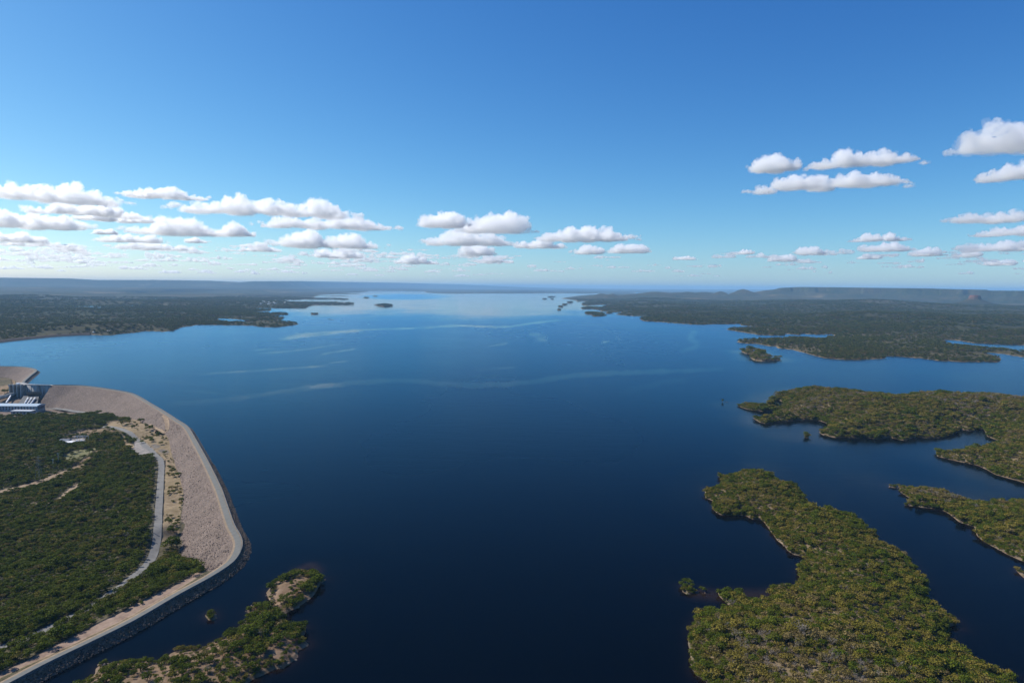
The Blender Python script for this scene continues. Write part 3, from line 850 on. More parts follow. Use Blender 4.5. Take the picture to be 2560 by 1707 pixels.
BVS = BV_DAM + [BV_VALLEY]
def ribbon(name, pxs, width, mat, lift=0.10, n=8, rag=0.0):
    pts = [ray_px(p, BVS) for p in pxs]
    pts = np.array([(p.x, p.y) for p in pts if p is not None])
    C = catmull(pts, n)
    t = np.gradient(C, axis=0); t /= np.maximum(np.linalg.norm(t, axis=1), 1e-6)[:, None]
    N = np.column_stack([-t[:, 1], t[:, 0]])
    wd = np.asarray(width, float)
    wd = np.full(len(C), float(wd)) if wd.ndim == 0 else np.interp(np.linspace(0, 1, len(C)), np.linspace(0, 1, len(wd)), wd)
    cols = []
    for k in range(5):
        o = (k / 4 - 0.5)
        jit = rag * fbm(np.arange(len(C)) * 0.7, np.full(len(C), k * 3.1), 99, 2) if rag else 0
        Q = C + N * (wd * o + jit)[:, None]
        z = np.array([drop(x, y, BVS) for x, y in Q]) + lift
        cols.append(np.column_stack([Q, z]))
    mid = np.max([c[:, 2] for c in cols], axis=0)
    for c in cols: c[:, 2] = np.maximum(c[:, 2], mid - 0.9)
    o = loft(cols[::-1], mat, name); o["kind"] = "structure"
    return o, C
valley_road, VR = ribbon("valley_road", z7([(60, 188), (170, 184), (350, 181), (560, 195), (700, 222), (830, 270), (940, 345), (1030, 440), (1130, 510), (1240, 590), (1345, 690), (1430, 775), (1452, 900), (1440, 1100), (1425, 1350), (1415, 1500)]) + z2([(1455, 0), (1448, 130), (1440, 250), (1420, 350), (1375, 450), (1300, 530), (1215, 595), (1110, 680), (1000, 760), (900, 830), (760, 905), (600, 985), (380, 1100), (200, 1182), (0, 1242), (-200, 1330)]), 4.8, M_ROAD2, 0.12)
ribbon("dam_ramp", z7([(1490, -20), (1512, 10), (1540, 100), (1556, 190), (1548, 260), (1500, 322), (1420, 327), (1360, 292), (1310, 240), (1230, 220), (1100, 212)]), [4.5, 4.5, 4, 3.5, 3], M_TRACK, 0.25)
_, TRK1 = ribbon("dirt_track", z1([(-60, 1320), (0, 1285), (100, 1262), (200, 1240), (330, 1208), (430, 1170), (520, 1140), (580, 1112), (640, 1088)]), [8, 8, 9, 10, 12, 9], M_TRACK, 0.12, rag=2.0)
_, TRK2 = ribbon("foot_track", z1([(90, 1405), (220, 1400), (330, 1395), (450, 1385), (540, 1350), (600, 1310), (660, 1260), (740, 1200)]), [2, 2, 3, 3, 5, 7], M_TRACK, 0.12, rag=1.2)
_, TRK3 = ribbon("forest_track", z1([(400, 800), (470, 785), (540, 765), (620, 745)]), 3, M_TRACK, 0.12)
_, TRK4 = ribbon("power_road", z1([(390, 520), (460, 520), (560, 537), (640, 550), (750, 566), (830, 575)]), 6, M_ROAD2, 0.15)
ribbon("toe_track", z7([(640, 120), (800, 125), (900, 140), (1000, 155), (1100, 165), (1230, 170), (1330, 225), (1440, 290), (1490, 320)]), 3, M_TRACK, 0.15)

# ------------------------------------------------------------------ water
P, nr, nt = polar(115, 62000, -TH, TH, 0.0017)
sdw = sdf(P, DRY)
keep = sdw < 3.0
PXw = proj(np.column_stack([P, np.zeros(len(P))]))
px, py = PXw[:, 0], PXw[:, 1]
slick = np.zeros(len(P))
STREAKS = [
    ([(420, 1010), (560, 1000), (700, 980), (820, 964), (930, 954), (1020, 951), (1090, 958), (1180, 963), (1280, 960), (1350, 951), (1420, 941), (1500, 935), (1600, 930), (1700, 927), (1800, 923)], 6.5, 1.1),
    ([(1100, 966), (1160, 958), (1220, 962), (1300, 962)], 3, 0.8),
    ([(700, 848), (790, 836), (850, 830), (910, 826)], 5, 1.0),
    ([(720, 838), (880, 826), (990, 822), (1060, 820)], 3, 0.8),
    ([(1060, 819), (1150, 814), (1260, 817), (1330, 808), (1400, 800)], 3, 1.0),
    ([(1320, 835), (1360, 840), (1345, 850), (1370, 852)], 5, 0.5),
    ([(1735, 830), (1728, 850), (1750, 860), (1725, 872), (1700, 880)], 6, 0.4),
    ([(500, 935), (620, 928), (720, 921), (820, 914)], 3, 0.7),
    ([(640, 884), (720, 878), (800, 868), (850, 860)], 2.5, 0.6),
    ([(800, 886), (890, 872)], 2.5, 0.7), ([(820, 908), (870, 902)], 2, 0.6),
    ([(630, 876), (680, 872)], 2, 0.5), ([(1190, 925), (1290, 918)], 3, 0.45), ([(1220, 866), (1270, 858)], 2.5, 0.6),
    ([(1540, 842), (1550, 846)], 4, 0.8), ([(1505, 856), (1525, 853)], 3, 0.6),
    ([(1550, 985), (1640, 960), (1720, 950)], 9, 0.35), ([(450, 975), (560, 985)], 4, 0.3),
]
for line, w, a in STREAKS:
    L = catmull(np.array(line, float), 5)
    bb = (px > L[:, 0].min() - 40) & (px < L[:, 0].max() + 40) & (py > L[:, 1].min() - 30) & (py < L[:, 1].max() + 30)
    if not bb.any(): continue
    q = PXw[bb]
    d = seg_dist(q * [0.55, 1.0], L * [0.55, 1.0], False)
    tx = (q[:, 0] - L[:, 0].min()) / max(np.ptp(L[:, 0]), 1)
    fade = np.clip(np.minimum(tx, 1 - tx) * 6 + 0.25, 0, 1)
    nz = np.clip(0.85 + 0.7 * fbm(P[bb, 0] / 30, P[bb, 1] / 60, 120, 4), 0.1, 1)
    slick[bb] = np.maximum(slick[bb], 1.2 * a * fade * nz * sstep(w * 1.3, w * 0.25, d + w * 0.5 * fbm(q[:, 0] / 14, q[:, 1] / 9, 121, 3)))
# scattered wind streaks
r = np.hypot(P[:, 0], P[:, 1])
st = fbm(P[:, 0] / 240 + 0.004 * P[:, 1], P[:, 1] / 45, 122, 4)
slick = np.maximum(slick, 0.22 * sstep(0.38, 0.7, st) * sstep(700, 1200, r) * sstep(4500, 2500, r))
# calm belt far out on the lake
edge = np.interp(px, [300, 600, 900, 1200, 1500, 1700], [752, 775, 797, 803, 790, 775]) + 5 * fbm(px / 90, py / 12, 123, 3)
calm = sstep(16, -34, py - edge) * sstep(500, 800, px) * sstep(1750, 1450, px)
darkp = sstep(0.15, 0.9, np.exp(-(((px - 1010) / 130) ** 2 + ((py - 742) / 9) ** 2)))
calm = calm * (1 - 0.8 * darkp)
ruffle = 1.0 - 0.85 * calm + 0.30 * fbm(P[:, 0] / 260, P[:, 1] / 420, 124, 5)
# sheltered water close to the shores on the right
shel = np.zeros(len(P)); near = r < 2500
dmin = np.full(near.sum(), 1e9)
for k in ISLANDS:
    dmin = np.minimum(dmin, -rough_shore(P[near], sdf(P[near], POLY[k])))
shoal = np.zeros(len(P))
shoal[near] = 0.45 * np.exp(-np.maximum(dmin, 0) / 2.2) * np.clip(0.35 + 1.1 * vnoise(P[near, 0] / 14, P[near, 1] / 14, 125), 0, 1)
for (a, b, w) in ((((1748, 1482), (1800, 1490), (1860, 1487), (1930, 1488)), None, 7.0), (((790, 1425), (775, 1412), (745, 1425)), None, 4.0)):
    d = seg_dist(P[near], unproj(a)[:, :2], False)
    shoal[near] = np.maximum(shoal[near], 0.6 * np.exp(-(d / w) ** 2))
ruffle[near] *= 0.5 + 0.5 * sstep(5, 60, dmin)
me, used = sheet("lake_water", P, nr, nt, np.zeros(len(P)), keep, M_WATER, True)
set_attr(me, "slick", slick[used]); set_attr(me, "shoal", shoal[used]); set_attr(me, "ruffle", np.clip(ruffle[used], 0.05, 1.3))
lake = obj("lake_water", me); lake["kind"] = "structure"

# ------------------------------------------------------------------ trees
LEAFM = {
    "green": mat_leaf("leaf_green", [(0.056, 0.082, 0.006), (0.088, 0.118, 0.009), (0.125, 0.148, 0.013)], (0.165, 0.145, 0.022)),
    "olive": mat_leaf("leaf_olive", [(0.130, 0.118, 0.017), (0.182, 0.154, 0.024), (0.235, 0.188, 0.034)], (0.27, 0.188, 0.055)),
    "brown": mat_leaf("leaf_brown", [(0.17, 0.125, 0.042), (0.215, 0.16, 0.057), (0.26, 0.198, 0.08)], (0.25, 0.172, 0.075)),
    "bare": mat_leaf("twig_grey", [(0.13, 0.105, 0.08), (0.17, 0.14, 0.11), (0.21, 0.175, 0.14)], (0.2, 0.15, 0.11)),
}
def crown_mesh(seed, nl, per, size, R=2.5, H=5.4, flat=0.75, kind="green"):
    g = np.random.default_rng(seed)
    V, Fc, var = [], [], []
    for l in range(nl):
        a = g.uniform(0, 2 * math.pi); rr = R * 0.62 * math.sqrt(g.uniform(0, 1))
        zc = H * g.uniform(0.52, 0.80) - 0.25 * rr
        lr = R * g.uniform(0.34, 0.58)
        c = np.array([rr * math.cos(a), rr * math.sin(a), zc])
        lv = g.uniform(0.0, 0.7)
        for k in range(per):
            d = g.normal(size=3); d /= np.linalg.norm(d)
            if d[2] < -0.35: d[2] *= -0.6
            p = c + d * lr * np.array([1, 1, flat]) * g.uniform(0.72, 1.08)
            nrm = d + 0.75 * g.normal(size=3); nrm /= np.linalg.norm(nrm)
            u = np.cross(nrm, g.normal(size=3)); u /= np.linalg.norm(u); w = np.cross(nrm, u)
            s = size * g.uniform(0.6, 1.35)
            n0 = len(V)
            V += [p - u * s, p - w * s * 0.55 + nrm * s * 0.12, p + u * s, p + w * s * 0.55 + nrm * s * 0.12]
            Fc.append((n0, n0 + 1, n0 + 2, n0 + 3))
            var += [min(1, max(0, lv + g.uniform(-0.12, 0.35)))] * 4
    me = mesh_np("crown", np.array(V), np.array(Fc), LEAFM[kind])
    set_attr(me, "var", np.array(var))
    return me
def trunk_mesh(seed, R=2.5, H=5.4, mat=None, limbs=5, twig=False):
    g = random.Random(seed); b = MB()
    b.tube((0, 0, -0.4), (0.1, 0.05, H * 0.45), 0.17, 0.11, 6)
    for i in range(limbs):
        a = g.uniform(0, 6.28); e = g.uniform(0.45, 0.75)
        tip = (R * e * math.cos(a), R * e * math.sin(a), H * g.uniform(0.6, 0.86))
        b.tube((0.1, 0.05, H * g.uniform(0.28, 0.45)), tip, 0.09, 0.03, 5)
        if twig:
            for k in range(4):
                t2 = (tip[0] + g.uniform(-1, 1) * 1.0, tip[1] + g.uniform(-1, 1) * 1.0, tip[2] + g.uniform(0.0, 0.9))
                b.tube(tip, t2, 0.035, 0.012, 3)
    return mesh_np("trunk", b.v, b.f, mat or M_BARK)
TREE = []   # (kind, crown mesh, trunk mesh)
for i in range(3): TREE.append(("green", crown_mesh(100 + i, 9, 40, 0.36, kind="green", R=2.5 + 0.2 * i), trunk_mesh(200 + i)))
for i in range(3): TREE.append(("olive", crown_mesh(110 + i, 9, 36, 0.36, kind="olive", R=2.4 + 0.25 * i), trunk_mesh(210 + i)))
for i in range(2): TREE.append(("brown", crown_mesh(120 + i, 8, 30, 0.33, kind="brown", R=2.4), trunk_mesh(220 + i)))
TREE.append(("bare", crown_mesh(130, 8, 11, 0.22, kind="bare", R=2.4), trunk_mesh(230, mat=M_DEADWOOD, twig=True, limbs=7)))
FARK = [("green", 140), ("olive", 141), ("brown", 142)]

def joined(name, a, b):
    """one mesh of crown and trunk, for the mass of the wood"""
    bm = bmesh.new(); bm.from_mesh(a); n0 = len(bm.faces); bm.from_mesh(b)
    bm.faces.ensure_lookup_table()
    for f in bm.faces[n0:]: f.material_index = 1
    me = bpy.data.meshes.new(name); bm.to_mesh(me); bm.free()
    me.materials.append(a.materials[0]); me.materials.append(b.materials[0])
    return me
def proto(name, me):
    return bpy.data.objects.new(name, me)      # not linked: only what a scatter draws its copies from
PROT = [proto("woodland_tree", joined("woodland_tree", c, t)) for k, c, t in TREE]
PROTF = [proto("distant_tree", crown_mesh(s, 7, 13, 0.62, kind=k)) for k, s in FARK]
FMAT = {"green": mat_leaf("far_leaf_green", [(0.028, 0.048, 0.011), (0.045, 0.068, 0.014), (0.066, 0.088, 0.018)], (0.075, 0.065, 0.02)), "olive": mat_leaf("far_leaf_olive", [(0.060, 0.070, 0.014), (0.084, 0.092, 0.019), (0.108, 0.110, 0.025)], (0.12, 0.085, 0.032)), "brown": mat_leaf("far_leaf_brown", [(0.075, 0.056, 0.024), (0.10, 0.075, 0.032), (0.13, 0.096, 0.045)], (0.13, 0.085, 0.045))}
for p_, (k, s_) in zip(PROTF, FARK): p_.data.materials[0] = FMAT[k]

def scatter(name, pts, scl, rot, idx, protos, tilt=False, sclz=None):
    me = bpy.data.meshes.new(name)
    me.vertices.add(len(pts)); me.vertices.foreach_set("co", np.asarray(pts, np.float32).ravel()); me.update()
    set_attr(me, "scl", scl); set_attr(me, "rot", rot); set_attr(me, "sclz", scl if sclz is None else sclz)
    a = me.attributes.new("pick", 'INT', 'POINT'); a.data.foreach_set("value", np.asarray(idx, np.int32))
    o = obj(name, me)
    ng = bpy.data.node_groups.new(name, 'GeometryNodeTree')
    ng.interface.new_socket("Geometry", in_out='INPUT', socket_type='NodeSocketGeometry')
    ng.interface.new_socket("Geometry", in_out='OUTPUT', socket_type='NodeSocketGeometry')
    N, L = ng.nodes, ng.links
    gi = N.new("NodeGroupInput"); go = N.new("NodeGroupOutput")
    iop = N.new("GeometryNodeInstanceOnPoints"); jn = N.new("GeometryNodeJoinGeometry")
    for p in reversed(protos):
        oi = N.new("GeometryNodeObjectInfo"); oi.inputs["Object"].default_value = p; oi.inputs["As Instance"].default_value = True
        L.new(oi.outputs["Geometry"], jn.inputs[0])
    def named(n, t):
        q = N.new("GeometryNodeInputNamedAttribute"); q.data_type = t; q.inputs[0].default_value = n; return q.outputs[0]
    L.new(gi.outputs[0], iop.inputs["Points"]); L.new(jn.outputs[0], iop.inputs["Instance"])
    iop.inputs["Pick Instance"].default_value = True
    L.new(named("pick", 'INT'), iop.inputs["Instance Index"])
    sx_ = N.new("ShaderNodeCombineXYZ"); nn_ = named("scl", 'FLOAT')
    L.new(nn_, sx_.inputs[0]); L.new(nn_, sx_.inputs[1]); L.new(named("sclz", 'FLOAT'), sx_.inputs[2])
    L.new(sx_.outputs[0], iop.inputs["Scale"])
    cx = N.new("ShaderNodeCombineXYZ"); L.new(named("rot", 'FLOAT'), cx.inputs[2])
    if tilt: L.new(named("rot", 'FLOAT'), cx.inputs[0])
    L.new(cx.outputs[0], iop.inputs["Rotation"])
    L.new(iop.outputs[0], go.inputs[0])
    md = o.modifiers.new("scatter", 'NODES'); md.node_group = ng
    return o

def jgrid(s, r0, r1, t0, t1, jit=0.85):
    x0, x1 = min(r0 * math.sin(t0), r1 * math.sin(t0)), max(r1 * math.sin(t1), r0 * math.sin(t1))
    nx, ny = int((x1 - x0) / s), int((r1 - r0 * 0.6) / s)
    X, Y = np.meshgrid(np.arange(nx) * s + x0, np.arange(ny) * s + r0 * 0.6)
    Q = np.column_stack([X.ravel(), Y.ravel()]) + (rng.random((nx * ny, 2)) - 0.5) * s * jit * 1.2
    rr = np.hypot(Q[:, 0], Q[:, 1]); tt = np.arctan2(Q[:, 0], Q[:, 1])
    return Q[(rr >= r0) & (rr < r1) & (tt > t0) & (tt < t1)]

TP, TS, TK, TREG = [], [], [], []       # points, scale, kind, region
CLEARW = [(np.array(p), tr) for p, c, tr in CLEAR.values()]
def add_trees(Q, key, sfun, zfun, base, dens, mixf, region, smin=1.2):
    s = sfun(Q)
    ok = s > smin
    Q, s = Q[ok], s[ok]
    if not len(Q): return
    keepm = rng.random(len(Q)) < dens(Q, s)
    Q, s = Q[keepm], s[keepm]
    if not len(Q): return
    z = zfun(Q, s)
    TP.append(np.column_stack([Q, z - 0.1]))
    big_ = np.where(rng.random(len(Q)) < 0.06, 1.45, 1.0)
    TS.append(base * big_ * (0.5 + 0.7 * rng.random(len(Q)) ** 1.3) * (1.05 + 0.45 * fbm(Q[:, 0] / 22, Q[:, 1] / 22, 177, 3)))
    TK.append(mixf(Q, s)); TREG.extend([region] * len(Q))

def pickk(p):     # p: (n,4) shares of green, olive, brown, bare -> index into TREE
    c = np.cumsum(p / p.sum(1, keepdims=True), 1); u = rng.random(len(p))
    k = (u[:, None] > c).sum(1)
    base = np.array([0, 3, 6, 8])[k]; cnt = np.array([3, 3, 2, 1])[k]
    return base + (rng.random(len(p)) * cnt).astype(int)
def mix_right(Q, s):
    n = fbm(Q[:, 0] / 60, Q[:, 1] / 60, 140, 4)
    edge = np.exp(-np.maximum(s, 0) / 9)
    dry = np.clip(0.28 + 1.5 * n, 0, 1) * (1 - edge)
    return pickk(np.column_stack([0.28 + 0.6 * edge + 0.2 * (1 - dry), 0.5 + 0 * n, 0.05 + 0.7 * dry, 0.02 + 0.12 * dry + 0.5 * dry ** 3]))
def mix_left(Q, s):
    n = fbm(Q[:, 0] / 70, Q[:, 1] / 70, 141, 4)
    dry = np.clip(0.1 + 0.8 * n, 0, 1)
    return pickk(np.column_stack([0.86 - 0.3 * dry, 0.12 + 0.22 * dry, 0.015 + 0.2 * dry, 0.008 + 0.05 * dry]))
LEVELS = [(150, 700, 2.35, 0.71), (700, 1250, 3.4, 0.95), (1250, 2200, 6.5, 1.7)]
for (ra, rb, sp, sc_) in LEVELS:
    for key in [k for k in ISLANDS if k != 'islet_f']:
        poly = POLY[key]; r0, r1, t0, t1 = poly_range(poly, 0.02)
        if r0 > rb or r1 < ra: continue
        Q = jgrid(sp, max(ra, r0), min(rb, r1), t0, t1)
        sf, hf = LANDS[key]
        if key == "dry_island":
            def dens(Q, s):
                n = fbm(Q[:, 0] / 15, Q[:, 1] / 15, 150, 3)
                pp = proj(np.column_stack([Q, np.full(len(Q), 2.0)]))
                bare = np.maximum(inside(pp, np.array([(300, 1707), (330, 1672), (395, 1655), (440, 1690), (470, 1760), (300, 1760)])), inside(pp, np.array([(670, 1478), (690, 1455), (740, 1440), (770, 1445), (740, 1480), (700, 1500), (680, 1510)])))
                return np.where(bare, 0.04, np.clip(0.66 + 1.5 * n, 0.06, 0.97))
            add_trees(Q, key, sf, hf, sc_ * 0.95, dens, mix_left, key, 0.3)
        else:
            def dens(Q, s):
                return np.clip(0.97 + 0.6 * fbm(Q[:, 0] / 26, Q[:, 1] / 26, 151, 4), 0.45, 1.0)
            add_trees(Q, key, sf, hf, sc_ * (1.0 if HT[key][0] > 2 else 0.8), dens, mix_right, key, -0.1)
    if ra < 1300:
        Q = jgrid(sp * 1.04, ra, min(rb, 1300), -TH, -0.12)
        def sv(Q): return sdf(Q, DRY)
        def zv(Q, s): return zdown(Q) + 0.9 * fbm(Q[:, 0] / 40, Q[:, 1] / 40, 80, 4)
        def dv(Q, s):
            z = zv(Q, s); pp = proj(np.column_stack([Q, z]))
            d = np.clip(0.94 + 0.7 * fbm(Q[:, 0] / 30, Q[:, 1] / 30, 152, 4), 0.35, 1.0)
            for poly, tr in CLEARW:
                d = np.where(inside(pp, poly), tr, d)
            # under the dam itself nothing grows
            toe = np.vstack([CW[8:26], np.array(TOEW)[::-1, :2]]); d = np.where(inside(Q, toe), 0, d)
            toe2 = np.vstack([CW[0:7], np.array(LEFTTOE)[::-1, :2]]); d = np.where(inside(Q, toe2), 0, d)
            vis = np.interp(np.arange(len(VR)), [0, len(VR) * 0.64, len(VR) * 0.70, len(VR)], [1, 1, 0.5, 0.5])
            dr_ = seg_dist(Q, VR[: int(len(VR) * 0.66)], False); d = np.where(dr_ < 5.2, 0, d)
            dr_ = seg_dist(Q, VR[int(len(VR) * 0.66):], False); d = np.where(dr_ < 3.4, 0, d)
            for tk_, w_ in ((TRK1, 6.5), (TRK2, 3.6), (TRK3, 3.2), (TRK4, 6)): d = np.where(seg_dist(Q, tk_, False) < w_, d * 0.04, d)
            d = np.where(s < 7.5, 0, d)
            return d
        add_trees(Q, "valley", sv, zv, sc_ * 1.02, dv, mix_left, "valley", 6.0)
for (ra, rb, sp, sc_) in [(150, 700, 2.3, 0.40), (700, 1250, 3.3, 0.58)]:
    for key in ISLANDS:
        poly = POLY[key]; r0, r1, t0, t1 = poly_range(poly, 0.01)
        if r0 > rb or r1 < ra: continue
        Q = jgrid(sp, max(ra, r0), min(rb, r1), t0, t1); sf, hf = LANDS[key]
        if key == "dry_island": df = lambda Q, s: np.clip(0.34 + 1.2 * fbm(Q[:, 0] / 8, Q[:, 1] / 8, 176, 3), 0.03, 0.9)
        else: df = lambda Q, s: np.full(len(Q), 0.85)
        add_trees(Q, key, sf, hf, sc_, df, mix_right if key != "dry_island" else mix_left, key, 0.8)
    Q = jgrid(sp, ra, rb, -TH, -0.12)
    add_trees(Q, "valley", sv, zv, sc_, lambda Q, s: 0.85 * np.minimum(1, dv(Q, s) + 0.3 * (dv(Q, s) > 0.3)), mix_left, "valley", 6.0)
for key in ISLANDS:
    poly = POLY[key]; r0, r1, t0, t1 = poly_range(poly, 0.01)
    if r0 > 1200: continue
    Q = jgrid(1.7 if r0 < 600 else 2.6, r0, min(r1, 1200), t0, t1)
    sf, hf = LANDS[key]; s = sf(Q)
    ok = (s > (0.3 if key != "dry_island" else 1.2)) & (s < 4.0) & (rng.random(len(Q)) < np.clip(fbm(Q[:, 0] / 9, Q[:, 1] / 9, 175, 3) * 1.6 + (0.25 if key == "dry_island" else 0.9), 0, 0.95))
    Q, s = Q[ok], s[ok]
    TP.append(np.column_stack([Q, hf(Q, s) - 0.25])); TS.append((0.34 if r0 < 600 else 0.5) * (0.7 + 0.8 * rng.random(len(Q)))); TK.append(mix_right(Q, s)); TREG.extend([key] * len(Q))
for key in ISLANDS:
    poly = POLY[key]; r0, r1, t0, t1 = poly_range(poly, 0.01)
    if r0 > 1000 or key == "dry_island": continue
    Q = jgrid(1.15 if r0 < 500 else 1.6, r0, min(r1, 1000), t0, t1)
    sf, hf = LANDS[key]; s = sf(Q)
    ok = (s > 0.0) & (s < 2.2) & (rng.random(len(Q)) < np.clip(fbm(Q[:, 0] / 7, Q[:, 1] / 7, 178, 3) * 2.0 + (0.65 if key != "islet_f" else 0.15), 0, 0.95))
    Q, s = Q[ok], s[ok]
    TP.append(np.column_stack([Q, hf(Q, s) - 0.5])); TS.append((0.27 if r0 < 500 else 0.34) * (0.7 + 0.7 * rng.random(len(Q)))); TK.append(mix_right(Q, s)); TREG.extend([key] * len(Q))
TP = np.vstack(TP); TS = np.concatenate(TS); TK = np.concatenate(TK); TREG = np.array(TREG)
TR = rng.random(len(TP)) * 6.28

# the trees that show largest stand as objects of their own
pp = proj(TP + np.array([0, 0, 2.5]))
infr = (pp[:, 0] > 6) & (pp[:, 0] < 2554) & (pp[:, 1] < 1700) & (pp[:, 1] > 0) & (TP[:, 1] > 0)
size = TS / np.linalg.norm(TP - np.array([0, 0, CAMH]), axis=1)
order = np.argsort(-np.where(infr, size, 0))
chosen = np.zeros(len(TP), bool); chosen[order[:262]] = True
# ... and the sparse ones on the straw strip by the valley road
strip = inside(proj(TP), np.array(CLEAR["toe"][0])) & ~chosen
chosen[np.where(strip)[0][:26]] = True
KINDTXT = {"green": "leafy green", "olive": "dull olive", "brown": "dry brown-leaved", "bare": "bare grey-twigged"}
PLACETXT = {"headland": ("crowded in the canopy of the large headland at the lower right", "trees of the large headland"),
            "dry_island": ("growing on the stony island beside the dam", "trees of the stony island"),
            "valley": ("in the dense wood between the dam road and the valley road", "trees of the wood below the dam"),
            "islet_a": ("on the tiny islet off the headland", "trees of the tiny islet"),
            "ridge_island": ("on the long narrow island at the right edge", "trees of the long narrow island"),
            "islet_f": ("on the pebble-ringed shrub islet by the dam", "trees of the shrub islet")}
def plant(loc, sc_, rz, ti, label, group):
    kind, cm, tm = TREE[ti]
    e = empty("tree", loc, rz); e.scale = (sc_ * 1.12, sc_ * 1.12, sc_ * 0.8)
    tag(e, label, "tree", group)
    obj("crown", cm, e); obj("trunk", tm, e)
    return e
for i in np.where(chosen)[0]:
    k = TREE[TK[i]][0]; reg = TREG[i]
    txt, grp = PLACETXT.get(reg, PLACETXT["valley"])
    if strip[i]: txt, grp = "standing apart on the straw strip at the foot of the dam", "trees on the straw strip"
    plant(TP[i], float(TS[i]), float(TR[i]), int(TK[i]), "%s tree %s" % (KINDTXT[k], txt), "%s %s" % (k, grp))
m_ = ~chosen
wood = scatter("woodland", TP[m_], TS[m_] * 1.12, TR[m_], TK[m_], PROT, sclz=TS[m_] * 0.8)
tag(wood, "dense dry woodland covering the islands and the valley below the dam", "woodland", kind="stuff")

# far woods of the mainland shores
FP, FS, FI = [], [], []
for (ra, rb, sp, sc_) in [(1250, 1900, 7.5, 1.75), (1900, 3000, 12, 2.7), (3000, 5000, 20, 4.2), (5000, 8500, 36, 7.0)]:
    for key in ("right_mainland", "left_mainland"):
        sf, hf = LANDS[key]
        Q = jgrid(sp, ra, rb, -0.02 if key[0] == "r" else -TH, TH if key[0] == "r" else 0.05)
        s = sf(Q); n = fbm(Q[:, 0] / (sp * 12), Q[:, 1] / (sp * 12), 160, 4)
        ok = (s > sp * 0.25) & (rng.random(len(Q)) < np.clip(0.62 + 1.1 * n, 0.12, 1))
        Q, s, n = Q[ok], s[ok], n[ok]
        z = hf(Q, s)
        FP.append(np.column_stack([Q, z - 1.6 * sc_ ** 0.35]))
        FS.append(sc_ * (0.6 + 0.7 * rng.random(len(Q))))
        u = rng.random(len(Q)); dry = np.clip(0.25 + 0.8 * fbm(Q[:, 0] / 500, Q[:, 1] / 500, 161, 4), 0, 0.8)
        FI.append(np.where(u < dry * 0.4, 2, np.where(u < 0.62, 1, 0)))
for i, w in enumerate(SMALLW):
    r0, r1, t0, t1 = poly_range(w, 0.004)
    sp = max(6.0, r0 / 260.0)
    Q = jgrid(sp, r0, r1, t0, t1)
    if not len(Q): continue
    sf, hf = LANDS["far%d" % i]; s = sf(Q); ok = s > sp * 0.1; Q, s = Q[ok], s[ok]
    z = hf(Q, s); sc_ = sp / 4.2
    FP.append(np.column_stack([Q, z - 1.6 * sc_ ** 0.35])); FS.append(sc_ * (0.6 + 0.6 * rng.random(len(Q)))); FI.append((rng.random(len(Q)) * 1.6).astype(int))
FP = np.vstack(FP); FS = np.concatenate(FS); FI = np.concatenate(FI)
farw = scatter("distant_woodland", FP, FS, rng.random(len(FP)) * 6.28, FI, PROTF, sclz=FS ** 0.35 * 1.15)
tag(farw, "far-off bush covering the mainland shores and the small far islands", "woodland", kind="stuff")
print("trees", len(TP), "far", len(FP))

# lone trees and shrubs
def at_px(px, z=0.0): return unproj([px], z)[0]
p = at_px((1806, 1005))
e = empty("drowned_tree", p); tag(e, "small dark drowned tree standing alone in open water off the wooded promontory", "tree")
b = MB(); b.tube((0, 0, -1), (0.3, 0, 3.2), 0.35, 0.2, 6); b.tube((0.2, 0, 2), (-1.8, 0.4, 4.6), 0.16, 0.05, 5); b.tube((0.2, 0, 2.4), (2.2, -0.3, 4.2), 0.16, 0.05, 5); b.tube((0.3, 0, 3.0), (0.6, 0.3, 5.4), 0.14, 0.04, 5); b.tube((1, 0, -0.3), (7.5, -1.0, 0.25), 0.3, 0.1, 6); b.tube((5, -0.6, 0.1), (6.5, -0.4, 1.3), 0.12, 0.05, 5)
b.build("trunk", M_DEADWOOD, e); c = obj("crown", TREE[0][1], e); c.scale = (0.8, 0.8, 0.75); c.location = (0, 0, 0.6)
for (x, y, k_, ti) in [(1703, 1462, .62, 0), (1711, 1456, .7, 1), (1721, 1459, .75, 2), (1730, 1466, .55, 1), (1714, 1469, .72, 0), (1724, 1473, .6, 4), (1706, 1475, .5, 3), (1752, 1472, .45, 1), (1761, 1476, .5, 0)]:
    p = at_px((x, y), 0.6); plant((p[0], p[1], 0.3), k_, x * 1.7, ti, "leafy shrubby tree on the tiny islet off the headland", "shrubby trees of the tiny islet")
q = ray_px((428, 1372), BVS)
plant((q.x, q.y, q.z - 0.2), 2.1, 0.4, 0, "big dark spreading tree beside the valley road at the dam foot", None)
q = ray_px((443, 1368), BVS)
plant((q.x, q.y, q.z - 0.2), 1.3, 2.4, 1, "smaller green tree touching the big spreading tree at the dam foot", None)
q = ray_px((354, 1108), BVS)
plant((q.x, q.y, q.z), 0.8, 1.4, 2, "small tree on the green patch in the middle of the asphalt apron", None)

